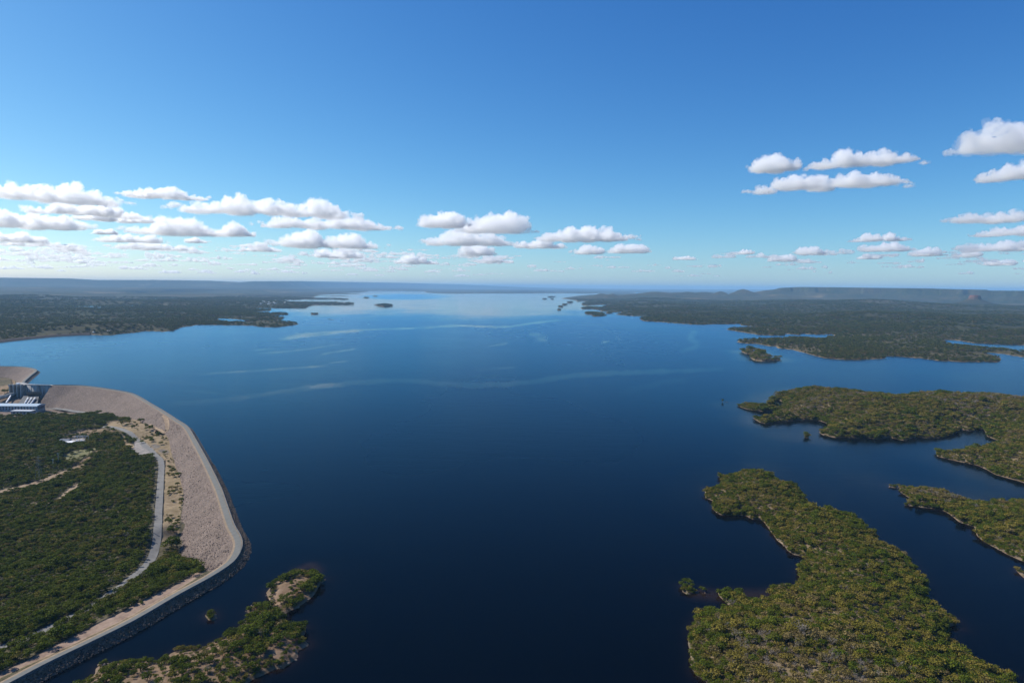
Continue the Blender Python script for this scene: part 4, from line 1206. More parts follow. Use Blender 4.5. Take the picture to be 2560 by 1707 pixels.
# ------------------------------------------------------------------ stones
def boulder(name, seed, mat):
    g = random.Random(seed); bm = bmesh.new(); bmesh.ops.create_icosphere(bm, subdivisions=2, radius=0.5)
    planes = [(Vector((g.gauss(0, 1), g.gauss(0, 1), g.gauss(0, 1))).normalized(), g.uniform(0.26, 0.42)) for _ in range(9)]
    for v in bm.verts:
        for n, d in planes:
            k = v.co.dot(n)
            if k > d: v.co -= n * (k - d)
        v.co.x *= 1.25
    me = bpy.data.meshes.new(name); bm.to_mesh(me); bm.free(); me.materials.append(mat)
    return proto(name, me)
B1 = [boulder("riprap_stone", s, M_BOULDER) for s in range(3)]
B2 = [boulder("rubble_stone", 10 + s, M_RUBBLE) for s in range(3)]
B3 = [boulder("shore_stone", 20 + s, M_PALEROCK) for s in range(3)]
def on_dam(i0, i1, n, fn):
    u = rng.random(n); i = i0 + (rng.random(n) * (i1 - i0)).astype(int)
    return i, u
# riprap stones, near half of the dam
L = np.r_[0, np.cumsum(np.linalg.norm(np.diff(CD, axis=0), axis=1))]
def along(s):
    i = np.clip(np.searchsorted(L, s) - 1, 0, len(CD) - 2); t = (s - L[i]) / (L[i + 1] - L[i])
    return CD[i] + (CD[i + 1] - CD[i]) * t[:, None], NRM[i]
i17 = L[17 * NSEG]
n = 12000
s = i17 + (L[-1] - i17) * rng.random(n); t = rng.random(n) * 0.62
c, nn = along(s)
off = 3.1 + 1.3 * t * (ZC + 5.0)
pts = np.column_stack([c + nn * off[:, None], ZC - t * (ZC + 5.0) + 0.05])
o = scatter("riprap_stones", pts, 0.38 + 0.6 * rng.random(n) ** 2, rng.random(n) * 6.28, (rng.random(n) * 3).astype(int), B1, tilt=True)
o["kind"] = "stuff"; putA(o)
# rubble on the air side
T = catmull(np.array(TOEW), NSEG); top = at_off(8 * NSEG, 25 * NSEG, -2.45, ZC)
n = 3500
k = rng.integers(5 * NSEG, 17 * NSEG, n); t = 0.06 + 0.92 * rng.random(n); w = rng.random(n)
top_ = top[k] * (1 - w)[:, None] + top[np.minimum(k + 1, len(top) - 1)] * w[:, None]
T_ = T[k] * (1 - w)[:, None] + T[np.minimum(k + 1, len(T) - 1)] * w[:, None]
pts = top_ * (1 - t)[:, None] + T_ * t[:, None]
pts[:, 2] += 0.15
o = scatter("rubble_stones", pts, 0.25 + 0.6 * rng.random(n) ** 3, rng.random(n) * 6.28, (rng.random(n) * 3).astype(int), B2, tilt=True)
o["kind"] = "stuff"; putA(o)
# pale stones along the island shores
SP = []
for key in ISLANDS:
    poly = POLY[key]; r0, r1, t0, t1 = poly_range(poly, 0.01)
    if r0 > 1100: continue
    Q = jgrid(1.5 if r0 < 600 else 2.5, r0, min(r1, 1100), t0, t1)
    sf, hf = LANDS[key]; s = sf(Q)
    ok = (s > -0.6) & (s < (3.6 if key == "dry_island" else 2.2)) & (rng.random(len(Q)) < np.clip(vnoise(Q[:, 0] / 10, Q[:, 1] / 10, 170) * 1.5 - 0.75, 0, 0.8))
    Q, s = Q[ok], s[ok]
    SP.append(np.column_stack([Q, hf(Q, s) + 0.1]))
SP = np.vstack(SP); n = len(SP)
o = scatter("shore_stones", SP, 0.5 + 1.1 * rng.random(n) ** 2, rng.random(n) * 6.28, (rng.random(n) * 3).astype(int), B3, tilt=True)
tag(o, "pale stones strewn along the waterline of the islands", "stones", kind="stuff")

# ------------------------------------------------------------------ power station and dam works
def ground_px(px): return ray_px(px, BVS)
def W(px, z): return unproj([px], z)[0]
# concrete intake wall between the two dams
i0, i1 = 6 * NSEG, 8 * NSEG
root = empty("intake_wall", tuple(W((100, 962), 0))); tag(root, "weathered concrete intake wall with dark streaks at the head of the penstocks", "dam wall")
inv = root.location.copy()
def under(o, r):
    o.parent = r; o.matrix_parent_inverse = Matrix.Translation(-r.location.copy()); return o
def mat_streak():
    n = NT("streaked_concrete")
    mp = n.node("ShaderNodeMapping"); n.plug(n.pos(), mp.inputs[0]); mp.inputs["Scale"].default_value = (0.7, 0.7, 0.05)
    t = n.noise(0.9, 5, 0.7, mp.outputs[0])
    n.bsdf(n.ramp(t, [(0.36, (0.07, 0.068, 0.065)), (0.52, (0.36, 0.35, 0.33)), (0.75, (0.50, 0.48, 0.44))]), 0.9, 0.15)
    return n.m
M_STREAK = mat_streak()
wl_ = [at_off(i0, i1, -3.0, -16.0), at_off(i0, i1, -3.6, ZC + 0.5), at_off(i0, i1, 3.8, ZC + 0.5), at_off(i0, i1, 4.6, -6.0)]
under(loft(wl_, M_STREAK, "wall", smooth=False), root)
under(loft([at_off(i0, i1, -3.75, ZC + 0.3), at_off(i0, i1, -3.75, ZC + 1.5), at_off(i0, i1, -3.4, ZC + 1.5), at_off(i0, i1, -3.4, ZC + 0.3)], M_CONC, "coping", smooth=False), root)
bt = MB()
for k in range(i0 + 3, i1, 3):
    c = CD[k] - NRM[k] * 3.7; d = NRM[k]
    bt.tube((c[0], c[1], -15), (c[0], c[1], ZC + 0.2), 0.55, 0.55, 4)
under(bt.build("buttresses", M_STREAK), root)

# gate piers of the spillway
pa = W((46, 962), ZC)
root = empty("spillway_gate", (pa[0], pa[1], 0)); tag(root, "concrete spillway gate block with tall piers between the dams", "spillway")
b = MB()
for k in range(4):
    x = -9 + k * 5.6
    b.box(x, x + 1.3, -7 - 1.2 * k * 0.3, 6, -14, 2.9); b.box(x - 0.5, x + 1.8, -7.4, -5.4, 1.8, 4.4)
b.build("piers", M_CONC, root)
b = MB(); b.box(-10.5, 10.5, -4.5, 2.5, 2.95, 3.5); b.box(-10.5, 10.5, -4.7, -4.4, 3.5, 4.4); b.build("deck", M_CONC, root)
for k in range(3):
    x = -7.6 + k * 5.6
    g = MB(); g.box(x, x + 4.1, -1.0, -0.6, -9, 2.4); g.box(x + 0.3, x + 0.6, -1.4, -1.0, -9, 2.4); g.box(x + 3.5, x + 3.8, -1.4, -1.0, -9, 2.4); g.build("gate", M_DARKCONC, root)
b = MB(); b.box(-2, 1.5, -2, 1.0, 3.55, 5.6); b.box(-2.3, 1.8, -2.3, 1.3, 5.6, 5.85); b.build("hoist_house", M_WHITE, root)
# chute
c0, c1 = W((36, 985), -9), W((-30, 1000), -12.5)
b = MB()
def wallstrip(b, A, B, h, w):
    A, B = np.array(A), np.array(B); d = (B - A); t = np.array([-d[1], d[0], 0]) / np.hypot(d[0], d[1]) * w / 2
    v = [A - t, A + t, B + t, B - t]; v = [tuple(p) for p in v] + [(p[0], p[1], p[2] + h) for p in v]
    b.add(v, [(0, 3, 2, 1), (4, 5, 6, 7), (0, 1, 5, 4), (1, 2, 6, 5), (2, 3, 7, 6), (3, 0, 4, 7)])
root = empty("spillway_chute", tuple(c0)); tag(root, "sloping concrete spillway chute with pale side walls running left from the gate piers", "chute")
off = np.array([0, 9.0, 0])
sl = MB(); A, B, C_, D = c0 - [0, 0, 1], c1 - [0, 0, 1], c1 + [0, 11, 0], c0 + [0, 11, 0]
sl.add([tuple(p) for p in (A, B, C_, D)] + [tuple(p - [0, 0, 2]) for p in (A, B, C_, D)], [(0, 1, 2, 3), (7, 6, 5, 4), (0, 4, 5, 1), (1, 5, 6, 2), (2, 6, 7, 3), (3, 7, 4, 0)])
under(sl.build("floor", M_DARKCONC), root)
for o_ in (np.array([0, 0, 0]), np.array([0, 11.0, 0.6])):
    m = MB(); wallstrip(m, c0 + o_ - [0, 0, 1.2], c1 + o_ - [0, 0, 1.2], 3.2, 0.8); under(m.build("side_wall", M_CONC), root)

# penstocks
slope = MB()
topz, botz = -10.0, -17.0
tl, tr_, br, bl = W((62, 985), topz), W((98, 987), topz), W((92, 1016), botz), W((40, 1016), botz)
slope.add([tuple(p) for p in (bl, br, tr_, tl)] + [tuple(p - [0, 0, 4]) for p in (bl, br, tr_, tl)], [(0, 1, 2, 3), (7, 6, 5, 4), (0, 4, 5, 1), (1, 5, 6, 2), (2, 6, 7, 3), (3, 7, 4, 0)])
o = slope.build("penstock_slope", M_DARKCONC); tag(o, "dark concrete slope under the pale penstocks behind the power house", "slope")
ap = MB(); a1, a2, a3, a4 = W((66, 979), -4.5), W((104, 979), -4.5), W((98, 987), -9.8), W((68, 986), -9.8)
ap.add([tuple(p) for p in (a4, a3, a2, a1)] + [tuple(p - [0, 0, 3]) for p in (a4, a3, a2, a1)], [(0, 1, 2, 3), (7, 6, 5, 4), (0, 4, 5, 1), (1, 5, 6, 2), (2, 6, 7, 3), (3, 7, 4, 0)])
o = ap.build("stone_apron", M_FACE); tag(o, "brown stone apron below the streaked intake wall", "slope")
tops = [(70.5, 994), (79.5, 994), (88.5, 994)]; bots = [(60, 1013), (66.5, 1014), (74, 1014)]
for k in range(3):
    A, B = W(tops[k], -10.6), W(bots[k], -16.0)
    root = empty("penstock", tuple(A)); tag(root, "pale steel penstock pipe on the dark slope, %s of the three" % ("left one", "middle one", "right one")[k], "pipe", "penstock pipes")
    m = MB(); m.tube(A, B, 1.15, 1.15, 14); under(m.build("pipe", M_STEEL, smooth=True), root)
    m = MB()
    for t in (0.02, 0.35, 0.68, 0.97):
        q = A + (B - A) * t; d = (B - A) / np.linalg.norm(B - A)
        m.tube(q - d * 0.3, q + d * 0.3, 1.4, 1.4, 14)
    under(m.build("collars", M_CONC), root)

# power house: long low hall
ph = ground_px((92, 1031))
root = empty("power_house", (ph.x, ph.y, ph.z)); tag(root, "long pale-blue power house with a white roof and a row of tall windows", "power house")
Lh, Dp, Hw, Bs = 78.0, 17.0, 5.4, 2.8
b = MB(); b.box(-Lh, 0, 0, Dp, -3, Bs); b.box(-Lh, 3, -3.5, 0, -3, 1.2); b.build("base", M_CONC, root)
b = MB(); b.box(-Lh, 0, 0.4, Dp - 0.4, Bs, Bs + Hw); b.build("wall", M_BLUEWALL, root)
prof = [(-0.7, Bs + Hw - 0.1), (-0.7, Bs + Hw + 0.5)] + [(Dp * t, Bs + Hw + 0.5 + 1.7 * math.sin(math.pi * t)) for t in (0.15, 0.3, 0.5, 0.7, 0.85)] + [(Dp + 0.7, Bs + Hw + 0.5), (Dp + 0.7, Bs + Hw - 0.1)]
b = MB(); b.prism(prof, -Lh - 0.5, 0.8); b.build("roof", M_BLUEROOF, root)
nb = 18
for k in range(nb):
    x = -Lh + 3.2 + k * (Lh - 4) / nb
    w = MB(); w.box(x, x + 2.3, 0.22, 0.46, Bs + 0.8, Bs + Hw - 0.8); wo_ = w.build("window", M_GLASS, root)
    f = MB(); f.box(x - 0.2, x, 0.12, 0.5, Bs + 0.6, Bs + Hw - 0.6); f.box(x + 2.3, x + 2.5, 0.12, 0.5, Bs + 0.6, Bs + Hw - 0.6); f.box(x, x + 2.3, 0.16, 0.3, Bs + 3.1, Bs + 3.3); f.build("frame", M_WHITE, wo_)
b = MB(); b.box(-9.5, -5.5, 0.1, 0.4, 0.2, 4.8); b.build("door", M_DARKROOF, root)
b = MB(); b.box(0.0, 0.5, 2.5, Dp - 2.5, Bs + 1.2, Bs + 4.6); b.build("window", M_GLASS, root)
g2 = ground_px((58, 1036))
root = empty("service_building", (g2.x, g2.y, g2.z)); tag(root, "flat white-roofed service building standing before the long power house", "building")
b = MB(); b.box(-16, 10, 0, 9, -2, 4.2); b.build("wall", M_CONC, root)
b = MB(); b.box(-16.6, 10.6, -0.6, 9.6, 4.25, 4.8); b.build("roof", M_STEEL, root)
for k in range(5):
    b = MB(); b.box(-13 + k * 4.6, -11 + k * 4.6, -0.08, 0.1, 1.2, 3.2); b.build("window", M_GLASS, root)
# stepped side wall of the channel left of the penstock slope
w0, w1, w2 = W((27, 992), -12), W((20, 1003), -15), W((15, 1010), -18)
m = MB(); wallstrip(m, w0, w1, 2.6, 1.2); wallstrip(m, w1, w2, 2.6, 1.2)
o = m.build("retaining_wall", M_WHITE); tag(o, "white stepped retaining wall beside the dark penstock slope", "wall")

def cabin(name, px, sx, sy, h, roofm, wallm, label, cat, rz=0.0, gable=0.0):
    q = ground_px(px)
    if q is None: return
    r_ = empty(name, (q.x, q.y, q.z), rz); tag(r_, label, cat)
    b = MB(); b.box(-sx / 2, sx / 2, -sy / 2, sy / 2, -1.0, h); b.build("wall", wallm, r_)
    b = MB(); b.prism([(-sy / 2 - 0.4, h + 0.02), (-sy / 2 - 0.4, h + 0.3), (0, h + 0.3 + gable), (sy / 2 + 0.4, h + 0.3), (sy / 2 + 0.4, h + 0.02)], -sx / 2 - 0.4, sx / 2 + 0.4); b.build("roof", roofm, r_)
    b = MB(); b.box(-sx * 0.1, sx * 0.1, -sy / 2 - 0.06, -sy / 2 + 0.1, 0, 2.1); b.build("door", M_DARKROOF, r_)
    for k in (-0.32, 0.32):
        b = MB(); b.box(sx * (k - 0.07), sx * (k + 0.07), -sy / 2 - 0.06, -sy / 2 + 0.1, 1.0, 2.2); b.build("window", M_GLASS, r_)
cabin("store_building", (164, 1108), 9, 7, 3.2, M_DARKROOF, M_WHITE, "small building with a dark blue roof in the forest clearing", "building", 0.1, 1.4)
cabin("flat_building", (174, 1111), 9, 6, 2.8, M_WHITE, M_WHITE, "low white flat-roofed building in the forest clearing", "building", 0.1, 0.2)
cabin("white_hut", (306, 976.0), 3.5, 3, 2.6, M_WHITE, M_WHITE, "tiny white hut on the dam crest above the pale rock slope", "hut", 0.2, 0.4)
cabin("gatehouse", (77, 955), 5, 4, 3.2, M_WHITE, M_WHITE, "white gatehouse on the crest beside the intake wall", "hut", 0.3, 0.5)
# switch yard gear
q = ground_px((203, 1105))
root = empty("switchyard", (q.x, q.y, q.z)); tag(root, "fenced switchyard of pale steel gantries in the forest clearing", "switchyard")
b = MB()
for x in (-6, 0, 6):
    b.tube((x, -2, -0.5), (x, -2, 6.5), 0.16); b.tube((x, 3, -0.5), (x, 3, 6.5), 0.16); b.tube((x, -2, 6.3), (x, 3, 6.3), 0.14)
b.tube((-6, -2, 6.3), (6, -2, 6.3), 0.14); b.tube((-6, 3, 6.3), (6, 3, 6.3), 0.14); b.build("gantry", M_STEEL, root)
for x in (-4, 0.5, 4):
    b = MB(); b.box(x - 1, x + 1, -1, 0.6, -0.5, 2.2); b.tube((x - 0.5, -0.2, 2.2), (x - 0.5, -0.2, 3.4), 0.14); b.tube((x + 0.5, -0.2, 2.2), (x + 0.5, -0.2, 3.4), 0.14); b.build("transformer", M_WHITE, root)
b = MB(); b.box(-8, 8, -4.5, 5, -0.6, 0.12); b.build("pad", M_CONC, root)
# lattice pylons and poles
def pylon(px, h, label):
    q = ground_px(px); r_ = empty("power_pylon", (q.x, q.y, q.z)); tag(r_, label, "pylon", "power pylons in the wood")
    b = MB(); w = h * 0.10
    def lv(t): return w * (1 - 0.8 * t)
    for sx in (-1, 1):
        for sy in (-1, 1): b.tube((sx * w, sy * w, -0.5), (sx * lv(1), sy * lv(1), h), 0.08, 0.06, 4)
    for k in range(7):
        t0_, t1_ = k / 7, (k + 1) / 7; a, c = lv(t0_), lv(t1_)
        for (s1, s2) in (((-1, -1), (1, -1)), ((1, -1), (1, 1)), ((1, 1), (-1, 1)), ((-1, 1), (-1, -1))):
            b.tube((s1[0] * a, s1[1] * a, h * t0_), (s2[0] * c, s2[1] * c, h * t1_), 0.035, 0.035, 3)
    b.build("lattice", M_GALV, r_)
    b = MB()
    for t in (0.72, 0.85, 0.97): b.tube((-h * 0.14, 0, h * t), (h * 0.14, 0, h * t), 0.08, 0.08, 4)
    b.build("crossarm", M_GALV, r_)
pylon((98, 1205), 22, "thin grey lattice pylon standing in the wood above the dirt track")
def pole(px, h, label):
    q = ground_px(px); r_ = empty("power_pole", (q.x, q.y, q.z)); tag(r_, label, "pole", "power poles by the grass patch")
    b = MB(); b.tube((0, 0, -0.5), (0, 0, h), 0.2, 0.14, 6); b.build("pole", M_STEEL, r_)
    b = MB(); b.tube((-1.3, 0, h - 0.7), (1.3, 0, h - 0.7), 0.1, 0.1, 4); b.build("crossarm", M_STEEL, r_)
pole((146, 1161), 11, "taller bare power pole at the lower edge of the grass patch")
pole((133, 1168), 8, "shorter power pole left of the grass patch")
# marker posts along the valley road
for k in range(10):
    i = int(len(VR) * (0.40 + 0.021 * k)); t = VR[i + 1] - VR[i]; t /= np.linalg.norm(t); nn = np.array([-t[1], t[0]])
    for sgn in (1,):
        q = VR[i] + np.array([-3.0, 0]); z = drop(q[0], q[1], BVS)
        b = MB(); b.box(-0.18, 0.18, -0.18, 0.18, -0.3, 2.6); b.box(-0.26, 0.26, -0.26, 0.26, 2.6, 2.8)
        o = b.build("marker_post", M_DARKCONC); o.location = (q[0], q[1], z)
        tag(o, "dark marker post on the wooded edge of the valley road", "post", "marker posts along the valley road")

# houses on the far shores
def house_mesh(i):
    g = random.Random(i); sx, sy, h = g.uniform(9, 20), g.uniform(8, 11), g.uniform(3, 5)
    b = MB(); b.box(-sx / 2, sx / 2, -sy / 2, sy / 2, -2, h); w = mesh_np("wall", b.v, b.f, M_WHITE)
    b = MB(); b.prism([(-sy / 2 - 0.5, h + 0.02), (0, h + 2.2), (sy / 2 + 0.5, h + 0.02)], -sx / 2 - 0.5, sx / 2 + 0.5); r_ = mesh_np("roof", b.v, b.f, M_WHITE if i != 2 else M_BLUEROOF)
    return w, r_
HM = [house_mesh(i) for i in range(3)]
def house(px, key, label, group, sc_=1.0):
    # walk down the sight line until it meets the shore ground
    sf, hf = LANDS[key]; z = 0.0
    for _ in range(25):
        p = unproj([px], z)[:, :2]; z = 0.6 * z + 0.4 * float(hf(p, sf(p))[0])
    p = unproj([px], z)[0]
    w, r_ = HM[random.randrange(3)]
    e = empty("house", (p[0], p[1], z + 1.5), random.uniform(-0.6, 0.6)); e.scale = (sc_,) * 3
    tag(e, label, "house", group)
    obj("wall", w, e); obj("roof", r_, e)
for i in range(26):
    u, v = random.random(), random.random()
    px = zoomed([(175 + 300 * u, 228 + 34 * v - 6 * u)], 600, 690, 3.675)[0]
    house(px, "left_mainland", "small white house in the lakeside village on the far left shore", "houses of the lakeside village", 0.85)
for i in range(5):
    px = zoomed([(880 + 90 * random.random(), 246 + 12 * random.random())], 600, 690, 3.675)[0]
    house(px, "left_mainland", "pale house on the narrow tip of the village point", "houses on the village point", 0.95)
for (x, y, lab) in [(1000, 622, "white low house near the shore at the end of the far dam line"), (1800, 500, "white house in the trees left of the small inner lagoon"), (1935, 498, "pale house just beside the small inner lagoon"), (865, 632, "white hut where the far earth bank meets the wooded shore")]:
    house(zoomed([(x, y)], 0, 660, 3.675)[0], "left_mainland", lab, None, 0.4)

# earth bank along the far left shore
bank = world_poly(zh([(-300, 762), (-150, 736), (0, 717), (200, 695), (500, 666), (750, 653), (830, 651)], 0, 660, 3.675))
C = catmull(bank, 8); t = np.gradient(C, axis=0); t /= np.linalg.norm(t, axis=1)[:, None]; N = np.column_stack([-t[:, 1], t[:, 0]])
def bo(o_, z): return np.column_stack([C + N * o_, np.full(len(C), z)])
root = empty("earth_bank", (C[20, 0], C[20, 1], 0)); tag(root, "long straight dark earth bank along the far left waterline", "embankment")
under(loft([bo(-16, -2), bo(-3, 5.5), bo(3, 5.5), bo(14, 2)], M_BANK, "slope"), root)
under(loft([bo(-2, 5.7), bo(2, 5.7)][::-1], M_VERGE, "crest_track"), root)

# red table hill among the plateau
mesa_c = unproj([(2428, 900)], 0)[0]; d = mesa_c[:2] / np.hypot(*mesa_c[:2]); mc = d * 7600
nr_, nt_ = 40, 96
V = []
for i in range(nr_):
    for j in range(nt_):
        a = 2 * math.pi * j / nt_; rr = 12 + 330 * (i / (nr_ - 1)) ** 1.3
        rj = rr * (1 + 0.16 * float(fbm(np.array([math.cos(a) * 1.5]), np.array([math.sin(a) * 1.5]), 200, 3)[0]))
        hh = 105 if rr < 42 else 105 - 30 * min(1, (rr - 42) / 9) - (62 * (1 - math.exp(-(max(rr - 51, 0)) / 95)) if rr > 51 else 0)
        V.append((mc[0] + rj * math.cos(a), mc[1] + rj * 0.9 * math.sin(a), hh + 2.5 * float(fbm(np.array([rj * math.cos(a) / 40]), np.array([rj * math.sin(a) / 40]), 201, 3)[0])))
idx = np.arange(nr_ * nt_).reshape(nr_, nt_); nx = np.roll(idx, -1, 1)
q = np.stack([idx[:-1], idx[1:], nx[1:], nx[:-1]], -1).reshape(-1, 4)
V.append((mc[0], mc[1], 105.5))
faces = [tuple(x) for x in q] + [(int(nx[0, j]), len(V) - 1, int(idx[0, j])) for j in range(nt_)]
def mat_mesa():
    n = NT("mesa_rock")
    sx = n.node("ShaderNodeSeparateXYZ"); n.plug(n.pos(), sx.inputs[0])
    t = n.noise(0.02, 6, 0.65)
    zz = n.math('ADD', sx.outputs[2], n.math('MULTIPLY', t, 30))
    c = n.ramp(n.rng(zz, 45, 140), [(0.0, (0.030, 0.032, 0.014)), (0.36, (0.045, 0.038, 0.018)), (0.62, (0.12, 0.06, 0.035)), (0.8, (0.19, 0.07, 0.04)), (1.0, (0.09, 0.06, 0.03))])
    n.bsdf(c, 0.95, 0.1, n.bump(n.noise(0.05, 6, 0.7), 0.8, 6))
    return n.m
mm = mesh_np("table_hill", V, [tuple(int(k) for k in reversed(f)) for f in faces], mat_mesa(), False)
o = obj("table_hill", mm); o["kind"] = "structure"

# ------------------------------------------------------------------ clouds: closed shells of scattering droplets
YH = lambda x: 707.0 + 20.0 * x / 2560.0
TEX = {}
def ctex(size):
    size = round(size)
    if size not in TEX:
        t = bpy.data.textures.new("billow", 'CLOUDS'); t.noise_scale = size; t.noise_depth = 4; t.noise_basis = 'ORIGINAL_PERLIN'; TEX[size] = t
    return TEX[size]
_ico = {}
def ico(sub):
    if sub not in _ico:
        bm = bmesh.new(); bmesh.ops.create_icosphere(bm, subdivisions=sub, radius=1.0)
        _ico[sub] = (np.array([v.co[:] for v in bm.verts]), np.array([[v.index for v in f.verts] for f in bm.faces])); bm.free()
    return _ico[sub]
def lumps(W_, D_, h, seed, n_cells=None, ragged=1.0):
    """heaped cells on a common flat base; every cell carries smaller and smaller heads"""
    g = random.Random(seed); out = []
    n = n_cells or max(2, min(16, int(round(W_ / (h * 1.15)))))
    hs = [g.uniform(0.55, 1.0) for _ in range(n)]; hs[g.randrange(n)] = 1.0
    for i in range(n):
        u = (i + 0.5 + g.uniform(-0.25, 0.25)) / n - 0.5
        edge = max(0.30, (1 - (2 * abs(u)) ** 2.4))
        ch = h * hs[i] * (0.45 + 0.55 * edge)
        cr = max(ch * 0.62, W_ / n * 0.62)
        cx = u * max(W_ - cr * 1.2, W_ * 0.5); cyv = g.uniform(-0.32, 0.32) * max(D_ - cr, 0)
        out.append((cx, cyv, ch * 0.20, cr, cr * 0.95, ch * 0.36))
        m = int(18 * ragged)
        for k in range(m):
            a = g.uniform(0, 6.283); el = math.asin(g.uniform(-0.05, 0.98))
            rr = ch * g.uniform(0.15, 0.34)
            px_ = cx + cr * 0.96 * math.cos(el) * math.cos(a); py_ = cyv + cr * 0.9 * math.cos(el) * math.sin(a)
            pz_ = ch * 0.20 + (ch * 1.0 - rr * 0.9 - ch * 0.20) * math.sin(el)
            out.append((px_, py_, max(pz_, rr * 0.3), rr * 1.15, rr * 1.15, rr))
            for q in range(5):
                a2 = g.uniform(0, 6.283); e2 = math.asin(g.uniform(-0.2, 1)); r2 = rr * g.uniform(0.28, 0.5)
                out.append((px_ + rr * 1.1 * math.cos(e2) * math.cos(a2), py_ + rr * 1.1 * math.cos(e2) * math.sin(a2), max(pz_ + rr * 0.95 * math.sin(e2), r2 * 0.3), r2, r2, r2))
    # stray wisps at the two ends and along the base
    for k in range(int(n * 1.2 * ragged)):
        sx = g.choice((-1, 1)); rr = h * g.uniform(0.05, 0.13)
        out.append((sx * W_ * g.uniform(0.42, 0.56), g.uniform(-0.3, 0.3) * D_, h * g.uniform(0.03, 0.3), rr * 2.4, rr * 1.6, rr))
    return out
def blob_mesh(name, blobs, vox, z0, disp, mat, grow=1.0):
    V, Fc, n0 = [], [], 0
    for (x, y, z, rx, ry, rz) in blobs:
        v, f = ico(3 if rx > vox * 9 else 2)
        V.append(v * (np.array([rx, ry, rz]) * grow) + np.array([x, y, z])); Fc.append(f + n0); n0 += len(v)
    me = mesh_np(name, np.vstack(V), np.ascontiguousarray(np.vstack(Fc)), None)
    o = bpy.data.objects.new(name, me); COL.objects.link(o)
    m = o.modifiers.new("r", 'REMESH'); m.mode = 'VOXEL'; m.voxel_size = vox; m.use_smooth_shade = True
    for (sz, st) in disp:
        d = o.modifiers.new("d", 'DISPLACE'); d.texture = ctex(sz); d.strength = st; d.mid_level = 0.5; d.texture_coords = 'LOCAL'
    bpy.context.view_layer.update()
    dg = bpy.context.evaluated_depsgraph_get()
    m2 = bpy.data.meshes.new_from_object(o.evaluated_get(dg)); m2.name = name
    bpy.data.objects.remove(o); bpy.data.meshes.remove(me)
    n = len(m2.vertices); v = np.empty(n * 3, np.float32); m2.vertices.foreach_get("co", v); v = v.reshape(-1, 3)
    low = v[:, 2] < z0; v[low, 2] = z0 - (z0 - v[low, 2]) * 0.3
    m2.vertices.foreach_set("co", v.ravel()); m2.update()
    m2.materials.clear(); m2.materials.append(mat)
    return m2
CM = {}
def cmat(sig):
    s = round(math.log(sig) * 3) / 3
    if s not in CM: CM[s] = mat_cloud("cloud_droplets", math.exp(s), math.exp(s) * 2.1)
    return CM[s]
BASE = 1250.0
def cloud(x0, x1, y0, y1, label, dens=3.2, seed=None):
    """photo extents of one cloud; its flat base lies at a common level, which gives the distance"""
    xc = (x0 + x1) / 2
    def tel(y):
        d = dirs([(xc, y)])[0]; return max(d[2] / math.hypot(d[0], d[1]), 0.017)
    e = tel(y1)
    rf = min((BASE - CAMH) / e, 60000.0)
    Wm = (x1 - x0) * 0.92 * rf / F
    D_ = min(Wm * 0.5, 700 + 0.12 * Wm)
    while True:
        rc = rf - 0.5 * D_
        hm = rc * tel(y0) - rf * e
        if hm > 0.62 * (y1 - y0) * rf / F or D_ < 0.12 * Wm: break
        D_ *= 0.85
    hm *= 1.12
    dv = dirs([(xc, y1)])[0]; u = dv[:2] / np.hypot(dv[0], dv[1])
    seed = seed if seed is not None else int(x0 * 7 + y0)
    b = lumps(Wm, D_, hm, seed)
    vox = max(hm / 22, Wm / 240)
    root = empty("cloud", (float(u[0] * rc), float(u[1] * rc), BASE), math.atan2(-u[0], u[1]))
    tag(root, label, "cloud", "fair-weather clouds")
    me = blob_mesh("core", b, vox, 0.03 * hm, [(hm * 0.45, hm * 0.30), (hm * 0.2, hm * 0.26), (hm * 0.09, hm * 0.15)], cmat(dens / hm))
    obj("core", me, root)
    me = blob_mesh("veil", b, vox * 1.2, -0.02 * hm, [(hm * 0.4, hm * 0.46), (hm * 0.16, hm * 0.42), (hm * 0.07, hm * 0.2)], cmat(dens / hm * 0.22), 1.13)
    obj("veil", me, root)
